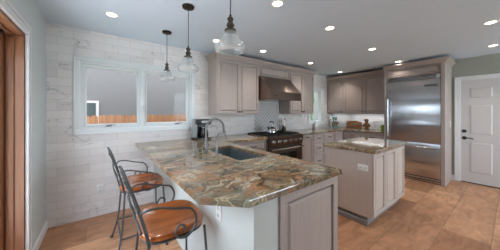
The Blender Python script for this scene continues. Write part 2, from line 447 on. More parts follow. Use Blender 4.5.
def text(body, size, mat, parent, loc, rot, ext=.001, name='lettering', sx=1.):
    cu = bpy.data.curves.new(name, 'FONT'); cu.body = body; cu.size = size; cu.extrude = ext
    cu.align_x = 'CENTER'; cu.align_y = 'CENTER'; cu.offset = size*.02
    t = bpy.data.objects.new(name, cu); COL.objects.link(t)
    dg = bpy.context.evaluated_depsgraph_get()
    me = bpy.data.meshes.new_from_object(t.evaluated_get(dg))
    bpy.data.objects.remove(t)
    me.materials.clear(); me.materials.append(mat)
    o = bpy.data.objects.new(name, me); COL.objects.link(o)
    o.parent = parent; o.location = loc; o.rotation_euler = rot; o.scale = (sx, 1, 1)
    return o

# ------------------------------------------------------------------ room shell
XL, XR, YB, YF, ZC = -.51, 5.74, 3.315, -3.5, 2.44
T = .15
b = BM(); box(b, XL-T, YF-T, -.12, XR+T, YB+T, 0); struct('floor', b, M['floor'], 'brown stone tile floor of the kitchen', 'floor')
b = BM(); box(b, XL-T, YF-T, ZC, XR+T, YB+T, ZC+.12); struct('ceiling', b, M['ceiling'], 'smooth pale grey white ceiling', 'ceiling')
def wall_with_holes(bm, axis, p0, p1, a0, a1, z0, z1, holes):
    """axis 'x': wall runs along x between y=p0..p1; holes = (a0,a1,z0,z1)"""
    def bx(u0, u1, w0, w1):
        if u1-u0 < 1e-4 or w1-w0 < 1e-4: return
        if axis == 'x': box(bm, u0, p0, w0, u1, p1, w1)
        else: box(bm, p0, u0, w0, p1, u1, w1)
    cur = a0
    for h in sorted(holes):
        bx(cur, h[0], z0, z1); bx(h[0], h[1], z0, h[2]); bx(h[0], h[1], h[3], z1); cur = h[1]
    bx(cur, a1, z0, z1)
W1 = (-.205, 1.238, 1.158, 2.03)      # big window opening x0,x1,z0,z1
W2 = (4.50, 5.14, 1.10, 2.02)         # small window
DL = (.60, 2.50, 0, 2.045)            # wooden door opening in the left wall (y0,y1,z0,z1)
DR = (-.32, .622, 0, 2.0)             # white door in the right wall
b = BM(); wall_with_holes(b, 'x', YB, YB+T, XL-T, XR+T, 0, ZC, [W1, W2])
struct('wall_back', b, M['marble'], 'white marble subway tile wall around the window', 'wall')
b = BM(); wall_with_holes(b, 'y', XL-T, XL, YF-T, YB, 0, ZC, [DL])
struct('wall_left', b, M['wall_grey'], 'grey painted wall beside the wooden door', 'wall')
b = BM(); wall_with_holes(b, 'y', XR, XR+T, YF-T, YB, 0, ZC, [DR])
struct('wall_right', b, M['wall_sage'], 'sage grey painted wall around the white door', 'wall')
b = BM(); wall_with_holes(b, 'x', YF-T, YF, XL, XR, 0, ZC, [(2.90, 5.60, .38, 2.40)])
struct('wall_front', b, M['wall_grey'], 'grey wall with wide window behind the viewer', 'wall')
# knee wall of the peninsula
b = BM(); prism(b, [[(.657, .835), (.847, .835), (.847, 3.315), (.657, 3.315)]], 0, .888)
struct('wall_peninsula', b, M['wall_mint'], 'pale green knee wall carrying the peninsula counter', 'wall')
# baseboards
def bb(name, axis, p, a0, a1, sgn, label):
    m = BM(); h = .1
    prof = [(p, 0), (p+sgn*.016, 0), (p+sgn*.016, h-.02), (p+sgn*.008, h-.006), (p+sgn*.004, h), (p, h)]
    extr(m, prof, axis, a0, a1); return struct(name, m, M['white'], label, 'baseboard')
bb('baseboard_left', 'y', XL, 2.575, YB, 1, 'white baseboard along the grey left wall')
bb('baseboard_right', 'y', XR, .70, .742, -1, 'short white baseboard between the fridge cabinet and door casing')
bb('baseboard_front', 'x', YF, XL, XR, 1, 'white baseboard behind the viewer')

# ---- window 1 : two casement sashes
def casing(bm, x0, x1, z0, z1, w, y, t=.018):
    for a in ((x0-w, z0-w, x1+w, z0), (x0-w, z1, x1+w, z1+w), (x0-w, z0, x0, z1), (x1, z0, x1+w, z1)):
        box(bm, a[0], y-t, a[1], a[2], y, a[3], .003)
        # thicker outer lip
    for a in ((x0-w, z0-w, x1+w, z0-w+.018), (x0-w, z1+w-.018, x1+w, z1+w), (x0-w, z0-w, x0-w+.018, z1+w), (x1+w-.018, z0-w, x1+w, z1+w)):
        box(bm, a[0], y-t-.008, a[1], a[2], y-t+.001, a[3], .003)
w1 = sempty('window_1', 'wide white casement window with two panes over the stools', 'window', ((W1[0]+W1[1])/2, YB, W1[2]))
b = BM(); casing(b, *W1, .066, YB); wobj('casing', b, M['vinyl'], w1)
b = BM()
x0, x1, z0, z1 = W1; e = .028
box(b, x0, YB-.004, z0, x0+e, YB+.1, z1); box(b, x1-e, YB-.004, z0, x1, YB+.1, z1)
box(b, x0+e, YB-.004, z0, x1-e, YB+.1, z0+e); box(b, x0+e, YB-.004, z1-e, x1-e, YB+.1, z1)
box(b, .470, YB-.004, z0+e, .530, YB+.1, z1-e)
wobj('frame', b, M['vinyl'], w1)
for (sx0, sx1) in ((x0+e, .470), (.530, x1-e)):
    b = BM(); f = .034; ya, yb = YB+.03, YB+.075
    box(b, sx0, ya, z0+e, sx0+f, yb, z1-e, .003); box(b, sx1-f, ya, z0+e, sx1, yb, z1-e, .003)
    box(b, sx0+f, ya, z0+e, sx1-f, yb, z0+e+f, .003); box(b, sx0+f, ya, z1-e-f, sx1-f, yb, z1-e, .003)
    s_ = wobj('sash', b, M['vinyl'], w1)
    b = BM(); box(b, sx0+f-.004, YB+.050, z0+e+f-.004, sx1-f+.004, YB+.054, z1-e-f+.004)
    wobj('pane', b, M['glass'], w1, parent=s_)
    b = BM(); cxm = (sx0+sx1)/2 if sx0 < .3 else sx1-.16
    cxm = sx0+.27 if sx0 < .3 else sx1-.2
    box(b, cxm-.035, YB-.02, z0+e-.004, cxm+.035, YB+.03, z0+e+.012, .004)
    tube(b, [(cxm-.02, YB-.012, z0+e+.014), (cxm+.03, YB-.02, z0+e+.02), (cxm+.075, YB-.022, z0+e+.014)], .005)
    wobj('crank_handle', b, M['nickel'], w1)
for xm in (.485, .515):
    b = BM(); box(b, xm-.007, YB-.016, 1.36, xm+.007, YB, 1.48, .003)
    box(b, xm-.004, YB-.032, 1.41, xm+.004, YB-.014, 1.47, .003)
    wobj('latch', b, M['vinyl'], w1)
# ---- window 2 : small window in the corner
w2 = sempty('window_2', 'small white window between the cabinets in the corner', 'window', ((W2[0]+W2[1])/2, YB, W2[2]))
b = BM(); casing(b, *W2, .05, YB); wobj('casing', b, M['vinyl'], w2)
b = BM(); x0, x1, z0, z1 = W2; e = .07
box(b, x0, YB-.004, z0, x0+e, YB+.09, z1); box(b, x1-e, YB-.004, z0, x1, YB+.09, z1)
box(b, x0+e, YB-.004, z0, x1-e, YB+.09, z0+.04); box(b, x0+e, YB-.004, z1-e, x1-e, YB+.09, z1)
wobj('frame', b, M['vinyl'], w2)
b = BM(); box(b, x0+e-.004, YB+.05, z0+.036, x1-e+.004, YB+.054, z1-e+.004); wobj('pane', b, M['glass'], w2)
b = BM(); box(b, x0-.07, YB-.045, z0-.052, x1+.07, YB, z0-.03, .004); wobj('sill', b, M['vinyl'], w2)
# ---- unseen window added behind the viewer for fill light
w3 = sempty('window_3', 'wide white picture window behind the viewer', 'window', (4.25, YF, .38))
b = BM()
for a in ((2.90, .38, 2.96, 2.40), (5.54, .38, 5.60, 2.40), (2.96, .38, 5.54, .44), (2.96, 2.34, 5.54, 2.40), (4.22, .44, 4.28, 2.34)):
    box(b, a[0], YF-.1, a[1], a[2], YF-.04, a[3])
wobj('frame', b, M['vinyl'], w3)

# ---- door 1 : glazed wooden door, left wall
d1 = sempty('door_1', 'orange brown wooden door frame with glazed door at far left', 'door', (XL, 1.55, 0))
b = BM()
y0, y1, zt = .60, 2.50, 2.045
w = .075
for (a0, c0, a1, c1) in ((y0-w, 0, y0+.005, zt+w), (y1-.005, 0, y1+w, zt+w), (y0+.005, zt-.005, y1-.005, zt+w)):
    box(b, XL, a0, c0, XL+.014, a1, c1, .002)
for (a0, c0, a1, c1) in ((y0-w, 0, y0-w+.02, zt+w), (y1+w-.02, 0, y1+w, zt+w), (y0-w, zt+w-.02, y1+w, zt+w)):
    box(b, XL+.013, a0, c0, XL+.024, a1, c1, .003)
for (a0, c0, a1, c1) in ((y0-.012, 0, y0+.004, zt+.012), (y1-.004, 0, y1+.012, zt+.012), (y0-.012, zt-.004, y1+.012, zt+.012)):
    box(b, XL+.013, a0, c0, XL+.02, a1, c1, .003)
wobj('casing', b, M['white'], d1)
b = BM()
box(b, XL-T-.02, y0, 0, XL-.002, y0+.03, zt); box(b, XL-T-.02, y1-.03, 0, XL-.002, y1, zt); box(b, XL-T-.02, y0+.03, zt-.03, XL-.002, y1-.03, zt)
# stops
box(b, XL-.10, y1-.045, 0, XL-.055, y1-.03, zt-.03, .003); box(b, XL-.10, y0+.03, 0, XL-.055, y0+.045, zt-.03, .003); box(b, XL-.10, y0+.045, zt-.048, XL-.055, y1-.045, zt-.03, .003)
wobj('jamb', b, M['doorwood'], d1)
b = BM(); box(b, XL-T, y0+.03, -.0, XL-.01, y1-.03, .018, .003); wobj('threshold', b, M['doorwood'], d1)
for (a0, a1) in ((y0+.032, (y0+y1)/2-.001), ((y0+y1)/2+.001, y1-.032)):
    b = BM(); xa, xb = XL-.148, XL-.104; st = .1
    box(b, xa, a0, .02, xb, a0+st, zt-.035, .004); box(b, xa, a1-st, .02, xb, a1, zt-.035, .004)
    box(b, xa, a0+st, .02, xb, a1-st, .24, .004); box(b, xa, a0+st, zt-.145, xb, a1-st, zt-.035, .004)
    lf = wobj('door_leaf', b, M['doorwood'], d1)
    b = BM(); box(b, XL-.129, a0+st-.005, .235, XL-.123, a1-st+.005, zt-.14); wobj('pane', b, M['glass'], d1, parent=lf)
b = BM(); lathe(b, [(0, 0), (.018, 0), (.018, .012), (.01, .02), (0, .02)], seg=16)
obj('latch_keeper', b, M['bronze'], d1, mtx=Matrix.Translation((-.085, y1-.20-1.55, zt-.068)))

# ---- door 2 : white six panel door, right wall
d2 = sempty('door_2', 'white six panel door with black lever in the right wall', 'door', (XR, .15, 0))
b = BM(); y0, y1, zt = DR[0], DR[1], DR[3]; w = .078
for (a0, c0, a1, c1) in ((y0-w, 0, y0+.004, zt+w), (y1-.004, 0, y1+w, zt+w), (y0+.004, zt-.004, y1-.004, zt+w)):
    box(b, XR-.016, a0, c0, XR, a1, c1, .003)
for (a0, c0, a1, c1) in ((y0-w, 0, y0-w+.02, zt+w), (y1+w-.02, 0, y1+w, zt+w), (y0-w, zt+w-.02, y1+w, zt+w)):
    box(b, XR-.026, a0, c0, XR-.015, a1, c1, .003)
wobj('casing', b, M['white'], d2)
b = BM(); box(b, XR-.002, y0, 0, XR+.12, y1, .012); wobj('threshold', b, M['bronze'], d2)
b = BM(); dw = y1-y0-.008
box(b, 0, 0, 0, dw, .034, zt-.019)
lf_h = zt-.019
cols = ((.115, .415), (dw-.415, dw-.115)); rows = ((.19, .78), (.93, 1.50), (1.63, 1.83))
xs = [0, cols[0][0], cols[0][1], cols[1][0], cols[1][1], dw]
for (u0, u1) in ((0, xs[1]), (xs[2], xs[3]), (xs[4], dw)): box(b, u0, -.014, 0, u1, 0, lf_h)
zs = [0, rows[0][0], rows[0][1], rows[1][0], rows[1][1], rows[2][0], rows[2][1], lf_h]
for (c0, c1) in ((zs[0], zs[1]), (zs[2], zs[3]), (zs[4], zs[5]), (zs[6], zs[7])):
    for u0, u1 in cols: box(b, u0, -.014, c0, u1, 0, c1)
for (u0, u1) in cols:
    for (c0, c1) in rows:
        fs = box(b, u0, -.0135, c0, u1, 0, c1)
        bmesh.ops.inset_region(b, faces=[fs[2]], thickness=.018, depth=-.013)
        bmesh.ops.inset_region(b, faces=[fs[2]], thickness=.008, depth=0)
        bmesh.ops.inset_region(b, faces=[fs[2]], thickness=.03, depth=.010)
RW = Matrix.Rotation(-PI/2, 4, 'Z')
def place_w(y_left, x, z=0): return Matrix.Translation((x, y_left, z)) @ RW     # local +x -> world -y, front faces -x
leaf = obj('door_leaf', b, M['door_white'], d2, sm=False, mtx=Matrix.Translation((.012, y1-.004-.15, .016)) @ RW)
ky = y1-.055-.15
def disc(r, t, seg=20):
    m = BM(); lathe(m, [(0, 0), (r*.9, 0), (r, t*.3), (r, t*.7), (r*.85, t), (0, t)], seg=seg); return m
toW = Matrix.Rotation(-PI/2, 4, 'Y')     # local +z -> world -x
b = disc(.033, .02); obj('deadbolt', b, M['black'], d2, mtx=Matrix.Translation((.002, ky, 1.005)) @ toW)
b = disc(.034, .014)
bmesh.ops.transform(b, matrix=Matrix.Translation((.002, ky, .87)) @ toW, verts=b.verts)
tube(b, [(-.01, ky, .87), (-.05, ky, .87)], .011)
tube(b, spline([(-.045, ky+.01, .872), (-.048, ky-.05, .876), (-.046, ky-.09, .868), (-.046, ky-.125, .862)]), .009)
obj('lever_handle', b, M['black'], d2)

# ------------------------------------------------------------------ outdoors
b = BM(); box(b, -4.2, -5.5, -.2, XL-T-.001, 3.0, -.03); struct('patio', b, plain('pale_concrete', (226, 226, 224), .85, var=.03, scale=4), 'pale concrete patio outside the wooden door', 'patio')  # slab out of view, added pale so sun bounces up to the ceiling
b = BM(); box(b, XL-T-.02, YB+T, 2.46, XR+T, YB+T+.95, 2.56); box(b, XL-T, YF-T-2.4, 2.46, XR+T, YF-T, 2.56); struct('roof', b, M['roofing'], 'roof overhang shading the windows', 'roof')  # overhangs added out of view to keep direct sun out of the room
b = BM(); box(b, -14, -14, -.3, 20, 20, -.13); struct('ground', b, M['grass'], 'lawn around the house', 'ground')
nh = thing('neighbor_house', 'grey stucco side of the neighbouring house beyond the fence', 'house', (1, 6.5, -.13))
b = BM(); box(b, -6, 6.5, -.13, 17, 9, 3.6); wobj('wall', b, M['stucco'], nh, sm=False)
b = BM(); xa, xb, za, zb = -.95, -.03, .95, 1.67
for a in ((xa, za, xa+.06, zb), (xb-.06, za, xb, zb), (xa+.06, za, xb-.06, za+.06), (xa+.06, zb-.06, xb-.06, zb)): box(b, a[0], 6.46, a[1], a[2], 6.5, a[3])
fr = wobj('window_frame', b, plain('pinkish_white_paint', (176, 166, 164), .6), nh)
b = BM(); box(b, xa+.05, 6.485, za+.05, xb-.05, 6.499, zb-.05); wobj('pane', b, plain('dark_window_pane', (70, 78, 76), .2), nh, parent=fr)
fc = thing('picket_fence', 'orange brown cedar fence with dog eared pickets outside the window', 'fence', (1.0, 5.0, -.13))
fc_n = 0
x = -2.2
while x < 4.4:
    b = BM(); hh = 1.315+.006*math.sin(x*9); pw = .128
    pr = [(x, -.1), (x+pw, -.1), (x+pw, hh-.035), (x+pw-.03, hh), (x+.03, hh), (x, hh-.035)]
    A = [b.verts.new((p[0], 4.99, p[1])) for p in pr]; B = [b.verts.new((p[0], 5.01, p[1])) for p in pr]
    b.faces.new(A); b.faces.new(B[::-1])
    for i in range(6): b.faces.new((A[i], B[i], B[(i+1) % 6], A[(i+1) % 6]))
    bmesh.ops.recalc_face_normals(b, faces=b.faces)
    wobj('picket', b, M['fence'], fc, sm=False); x += .136
b = BM()
for z in (.25, 1.0): box(b, -2.2, 5.01, z, 4.4, 5.05, z+.09)
wobj('rail', b, M['fence'], fc, sm=False)
def shrub(name, label, x, y, z0, rx, ry, rz, seed, mat):
    rnd = random.Random(seed); m = BM()
    for i in range(26):
        a = rnd.uniform(0, 2*PI); q = rnd.uniform(0, .75); zz = rnd.uniform(.15, .85)
        r = Matrix.Translation((x+rx*q*math.cos(a), y+ry*q*math.sin(a), z0+rz*zz)) @ Matrix.Diagonal((rx*.45, ry*.45, rz*.24, 1))
        bmesh.ops.create_icosphere(m, subdivisions=2, radius=1, matrix=r)
    for v in m.verts: v.co += Vector((rnd.gauss(0, .035), rnd.gauss(0, .035), rnd.gauss(0, .035)))
    tube(m, [(x, y, -.13), (x, y, z0+rz*.4)], .05)
    return tag(obj(name, m, mat, sm=False), label, 'shrub')
shrub('shrub', 'leafy green shrub outside the small corner window', 6.45, 4.9, 0, .36, .3, 2.2, 3, M['hedge'])
shrub('hedge_bush', 'low green bush beyond the garden screen, nearer the house corner', -6.4, 3.9, -.1, .9, 1.9, 1.75, 5, M['hedge'])
shrub('hedge_bush', 'low green bush beyond the garden screen, in the middle', -6.6, -.9, -.1, .9, 1.9, 1.7, 6, M['hedge'])
shrub('hedge_bush', 'low green bush beyond the garden screen, far from the house corner', -6.5, -5.7, -.1, .9, 1.9, 1.75, 8, M['hedge'])
gs = thing('garden_screen', 'low dark brown board screen at the edge of the patio', 'fence', (-4.5, .8, -.13))  # unseen boards, put in as something dark for the fridge to reflect
b = BM()
for k in range(6): box(b, -4.52, -5.0, -.10+k*.2, -4.49, 6.4, .085+k*.2)
wobj('board', b, M['screen'], gs, sm=False)
for y in (-4.9, -2.1, .7, 3.5, 6.3):
    b = BM(); box(b, -4.60, y, -.13, -4.521, y+.09, 1.12); wobj('post', b, M['screen'], gs, sm=False)

# ------------------------------------------------------------------ cabinets
def frame_of(facing, x, y, z=0):
    R = {'S': Matrix.Identity(4), 'W': Matrix.Rotation(-PI/2, 4, 'Z'), 'E': Matrix.Rotation(PI/2, 4, 'Z'), 'N': Matrix.Rotation(PI, 4, 'Z')}[facing]
    return R
def cabinet(name, label, facing, x, y, z, w, d, h, fronts, toe=0., group=None, hollow=False, mat=None, stile=0.):
    """x,y = front left corner seen from its front; fronts = (kind, u0, u1, z0, z1, hardware)"""
    mat = mat or M['cab']
    R = frame_of(facing, x, y)
    root = thing(name, label, 'cabinet', (x, y, z), 0, group)
    m = BM(); t = .02
    if hollow:
        box(m, 0, t, toe, .018, d, h); box(m, w-.018, t, toe, w, d, h); box(m, .018, d-.012, toe, w-.018, d, h)
        box(m, .018, t, toe, w-.018, d-.012, toe+.018); box(m, .018, t, toe+.018, w-.018, t+.018, h)
    else:
        box(m, 0, t, toe, w, d, h, .001)
    obj('carcass', m, mat, root, sm=False, mtx=R)
    if toe:
        m = BM(); box(m, 0, .075, 0, w, d, toe+.002); obj('toe_kick', m, M['toe'], root, sm=False, mtx=R)
    for (kind, u0, u1, c0, c1, hw) in fronts:
        m = BM(); panel(m, u1-u0, c1-c0, .02, rail=.05 if kind == 'door' else .03, raised=True)
        f = obj({'door': 'door', 'drawer': 'drawer_front', 'panel': 'false_front'}[kind], m, mat, root, sm=False, mtx=R @ Matrix.Translation((u0, t, c0)))
        if hw:
            m = BM()
            if hw[0] == 'knob':
                box(m, hw[1]-.014, -.024, hw[2]-.014, hw[1]+.014, -.008, hw[2]+.014, .004)
                box(m, hw[1]-.006, -.010, hw[2]-.006, hw[1]+.006, .001, hw[2]+.006)
                obj('knob', m, M['bronze'], f, mtx=R)
            else:
                L = .05
                pts = spline([(hw[1]-L, .0, hw[2]+.004), (hw[1]-L*.85, -.022, hw[2]-.004), (hw[1], -.03, hw[2]-.008), (hw[1]+L*.85, -.022, hw[2]-.004), (hw[1]+L, 0, hw[2]+.004)], 4)
                tube(m, pts, .007, 8, flat=(.009, .006)); obj('pull', m, M['bronze'], f, mtx=R)
    return root
def crown(bm, path, z0, z1, out=.06):
    """path: list of (x,y) corners with outward offsets already applied as ((x,y),(ox,oy))"""
    prof = [(0, z0), (.012, z0), (.016, z0+.02), (out*.45, z0+.035), (out*.8, z1-.022), (out, z1-.018), (out, z1), (0, z1)]
    rings = []
    for (p, o) in path:
        rings.append([bm.verts.new((p[0]+o[0]*q, p[1]+o[1]*q, zz)) for q, zz in prof])
    for a, c in zip(rings, rings[1:]):
        for i in range(len(prof)):
            j = (i+1) % len(prof); bm.faces.new((a[i], c[i], c[j], a[j]))
    bm.faces.new(rings[0]); bm.faces.new(rings[-1][::-1])
    bmesh.ops.recalc_face_normals(bm, faces=bm.faces)
UB, UT = 1.335, 2.30
GU = None
def doors2(w, h, top=.02):
    mid = w/2
    return [('door', .02, mid-.002, .02, h-.03, ('knob', mid-.03, .05)), ('door', mid+.002, w-.02, .02, h-.03, ('knob', mid+.03, .05))]
YU = 2.975
cabinet('upper_cabinet', 'greige wood wall cabinet left of the steel range hood', 'S', 1.56, YU, UB, .915, YB-YU-.001, UT-UB, doors2(.915, UT-UB))
cabinet('upper_cabinet', 'short greige wood cabinet directly above the range hood', 'S', 2.475, YU, 2.085, .895, YB-YU-.001, UT-2.085, [('panel', .03, .865, .02, UT-2.085-.02, None)])
cabinet('upper_cabinet', 'greige wood wall cabinet right of the steel range hood', 'S', 3.37, YU, UB, .885, YB-YU-.001, UT-UB, doors2(.885, UT-UB))
XU = 5.36
h = UT-UB
cabinet('upper_cabinet', 'greige wood wall cabinet in the corner beside the small window', 'W', XU, YB, UB, .505, XR-.001-XU, h, [('door', .02, .485, .02, h-.03, ('knob', .455, .05))])
cabinet('upper_cabinet', 'wide greige wood wall cabinet between the corner and the fridge', 'W', XU, 2.81, UB, 1.085, XR-.001-XU, h, doors2(1.085, h))
ct = BM(); crown(ct, [((1.56, YB), (-1, 0)), ((1.56, YU), (-1, -1)), ((4.255, YU), (1, -1)), ((4.255, YB), (1, 0))], UT, 2.38)
struct('trim_1', ct, M['cab'], 'wood crown moulding on the cabinets around the range hood', 'trim')
ct = BM(); crown(ct, [((XU, YB), (-1, 0)), ((XU, 1.735), (-1, 0))], UT, 2.38)
struct('trim_2', ct, M['cab'], 'wood crown moulding on the corner cabinets', 'trim')

m = BM(); box(m, XR-.009, 1.7255, .930, XR-.0005, YB-.001, UB-.001); struct('trim_3', m, M['marble'], 'white marble tile backsplash left of the fridge', 'backsplash')
# base cabinets on the back wall
BH = .888; YBASE = 2.675
def drawers3(w, zt=BH):
    return [('drawer', .02, w-.02, .70, zt-.02, ('pull', w/2, .785)), ('drawer', .02, w-.02, .42, .68, ('pull', w/2, .56)), ('drawer', .02, w-.02, .12, .40, ('pull', w/2, .27))]
cabinet('base_cabinet', 'greige wood drawer cabinet between the sink corner and the range', 'S', 1.50, YBASE, 0, .902, YB-YBASE-.001, BH, [('drawer', .04, .88, .70, .868, ('pull', .60, .785)), ('door', .04, .458, .12, .68, ('knob', .42, .63)), ('door', .462, .88, .12, .68, ('knob', .50, .63))], toe=.1)
w = .43
cabinet('base_cabinet', 'narrow greige wood cabinet just right of the range', 'S', 3.352, YBASE, 0, w, YB-YBASE-.001, BH, [('door', .02, w-.02, .12, BH-.02, ('pull', w/2, .835))], toe=.1)
w = .88
cabinet('base_cabinet', 'wide greige wood drawer stack under the small window', 'S', 3.782, YBASE, 0, w, YB-YBASE-.001, BH, [('drawer', .02, .43, .70, .868, ('pull', .22, .785)), ('drawer', .45, w-.02, .70, .868, ('pull', .66, .785)), ('drawer', .02, .43, .42, .68, ('pull', .22, .56)), ('drawer', .45, w-.02, .42, .68, ('pull', .66, .56)), ('drawer', .02, .43, .12, .40, ('pull', .22, .27)), ('drawer', .45, w-.02, .12, .40, ('pull', .66, .27))], toe=.1)
b0 = YB-YBASE-.001
cabinet('base_cabinet', 'greige wood corner base cabinet behind the island', 'S', 4.662, YBASE, 0, .44, b0, BH, [('door', .02, .42, .12, BH-.02, None)], toe=.1)
XBASE = 5.10
w = YBASE-1.735
cabinet('base_cabinet', 'greige wood base cabinet with drawers left of the fridge', 'W', XBASE, YBASE, 0, w, XR-.001-XBASE, BH, [('drawer', .02, w/2-.01, .70, .868, ('pull', w*.25, .785)), ('drawer', w/2+.01, w-.02, .70, .868, ('pull', w*.75, .785)), ('door', .02, w/2-.01, .12, .68, ('knob', w/2-.05, .63)), ('door', w/2+.01, w-.02, .12, .68, ('knob', w/2+.05, .63))], toe=.1)
# peninsula cabinets face +x
w = 1.45-.835
pc = cabinet('base_cabinet', 'greige wood panelled cabinet at the near end of the peninsula', 'E', 1.48, .835, 0, w, 1.48-.848, BH, [('drawer', .02, w-.02, .70, .868, ('pull', w/2, .785)), ('door', .02, w-.02, .12, .68, ('knob', .06, .63))], toe=.1)
m = BM(); panel(m, 1.48-.848, BH-.0, .014, rail=.085, raised=True)
bmesh.ops.translate(m, verts=m.verts, vec=(.848, .835, 0)); wobj('end_panel', m, M['cab'], pc, sm=False)
cabinet('base_cabinet', 'greige wood sink cabinet in the middle of the peninsula', 'E', 1.48, 1.452, 0, .94, 1.48-.848, BH, doors2(.94, .70) and [('panel', .02, .92, .70, .868, None), ('door', .02, .468, .12, .68, ('knob', .43, .63)), ('door', .472, .92, .12, .68, ('knob', .51, .63))], toe=.1, hollow=True)
m = BM(); box(m, .849, 2.394, .1, 1.478, YB-.002, BH); t_ = tag(obj('corner_cabinet', m, M['cab'], sm=False), 'closed corner cabinet where the peninsula meets the tiled wall', 'cabinet')

# ------------------------------------------------------------------ countertops
CT0, CT = .889, .929
def counter(label, loops, name='countertop'):
    m = BM(); prism(m, loops, CT0, CT, .006)
    return tag(obj(name, m, M['granite'], sm=False), label, 'countertop')
SX0, SX1, SY0, SY1 = 1.035, 1.40, 1.53, 2.30
counter('large multicolour granite peninsula countertop with clipped corner and sink', [[(.405, YB-.002), (.415, .995), (.605, .808), (1.522, .808), (1.522, 2.645), (2.402, 2.645), (2.402, YB-.002)], [(SX0, SY0), (SX1, SY0), (SX1, SY1), (SX0, SY1)]])
counter('granite countertop running from the range round to the fridge', [[(3.350, YB-.002), (3.350, 2.645), (5.072, 2.645), (5.072, 1.738), (XR-.002, 1.738), (XR-.002, YB-.002)]])
# sink
sk = thing('sink', 'dark slate undermount sink set in the peninsula counter', 'sink', (1.22, 1.9, CT0))
m = BM(); t = .012; dz = .2
a = (SX0-.01, SY0-.01, SX1+.01, SY1+.01)
box(m, a[0]-t, a[1]-t, CT0-dz, a[0], a[3]+t, CT0-.001); box(m, a[2], a[1]-t, CT0-dz, a[2]+t, a[3]+t, CT0-.001)
box(m, a[0], a[1]-t, CT0-dz, a[2], a[1], CT0-.001); box(m, a[0], a[3], CT0-dz, a[2], a[3]+t, CT0-.001)
box(m, a[0], a[1], CT0-dz, a[2], a[3], CT0-dz+t); wobj('basin', m, M['sink'], sk, sm=False)
m = BM(); lathe(m, [(0, 0), (.04, 0), (.045, .003), (.04, .006), (.03, .003), (0, .003)], 1.22, 1.9); bmesh.ops.translate(m, verts=m.verts, vec=(0, 0, CT0-dz+t)); wobj('drain', m, M['nickel'], sk)
# faucets
fx, fy = .93, 2.03
fa = thing('faucet', 'tall nickel gooseneck kitchen faucet behind the sink', 'faucet', (fx, fy, CT))
m = BM(); lathe(m, [(0, 0), (.027, 0), (.027, .012), (.021, .016), (.020, .11), (.016, .125), (0, .125)]); obj('base', m, M['nickel'], fa)
arc = [(0, 0, .12), (0, 0, .24)]+[(.11-.11*math.cos(q), 0, .27+.105*math.sin(q)) for q in [i*PI/10 for i in range(0, 11)]]+[(.222, 0, .24), (.226, 0, .22)]
m = BM(); tube(m, arc, .0125, 12); obj('spout', m, M['nickel'], fa)
m = BM(); tube(m, [(.225, 0, .235), (.229, 0, .2)], .0155, 12); obj('spray_head', m, M['nickel'], fa)
m = BM(); tube(m, [(0, -.018, .075), (0, -.045, .078)], .009); tube(m, [(0, -.045, .078), (.01, -.075, .11)], .005); obj('lever', m, M['nickel'], fa)
fb = thing('faucet', 'small nickel filtered water tap in front of the gooseneck faucet', 'faucet', (.972, 1.862, CT))
m = BM(); lathe(m, [(0, 0), (.02, 0), (.02, .008), (.014, .012), (.013, .13), (.009, .14), (0, .14)]); obj('base', m, M['nickel'], fb)
arc = [(0, 0, .13), (0, 0, .17)]+[(.055-.055*math.cos(q), 0, .18+.05*math.sin(q)) for q in [i*PI/8 for i in range(0, 9)]]+[(.112, 0, .155)]
m = BM(); tube(m, arc, .007, 10); obj('spout', m, M['nickel'], fb)
m = BM(); tube(m, [(0, 0, .14), (-.03, .01, .15), (-.035, .012, .20)], .005); obj('lever', m, M['nickel'], fb)
sp = thing('soap_dispenser', 'short nickel soap dispenser left of the gooseneck faucet', 'dispenser', (.82, 2.0, CT))
m = BM(); lathe(m, [(0, 0), (.018, 0), (.018, .01), (.011, .014), (.011, .05), (.014, .052), (.014, .066), (0, .068)]); obj('base', m, M['nickel'], sp)
m = BM(); tube(m, [(0, 0, .06), (.03, 0, .064), (.055, 0, .055)], .005); obj('spout', m, M['nickel'], sp)

# ------------------------------------------------------------------ island
IX0, IX1, IY0, IY1 = 2.565, 3.695, .985, 1.605
isl = thing('kitchen_island', 'greige wood kitchen island with panelled doors beside the fridge', 'island', ((IX0+IX1)/2, (IY0+IY1)/2, 0))
m = BM(); box(m, IX0, IY0+.02, .105, IX1, IY1, CT0-.001, .002); wobj('carcass', m, M['icab'], isl, sm=False)
m = BM(); box(m, IX0+.03, IY0+.075, 0, IX1-.03, IY1-.02, .106); wobj('toe_kick', m, M['toe'], isl, sm=False)
m = BM(); box(m, IX0-.004, IY0+.06, 0, IX0+.028, IY1-.05, .06, .004); wobj('shoe_mould', m, M['toe'], isl, sm=False)
wd = (IX1-IX0)
for i in range(3):
    m = BM(); u = .012+i*(wd-.02)/3; panel(m, (wd-.02)/3-.010, .745, .022, rail=.06)
    bmesh.ops.translate(m, verts=m.verts, vec=(IX0+u, IY0+.02, .125)); wobj('door', m, M['icab'], isl, sm=False)
m = BM(); prism(m, [[(2.535, .955), (3.725, .955), (3.725, 1.635), (2.535, 1.635)]], CT0, CT, .006)
wobj_ = tag(obj('island_countertop', m, M['granite'], sm=False), 'rectangular granite countertop on the kitchen island', 'countertop')

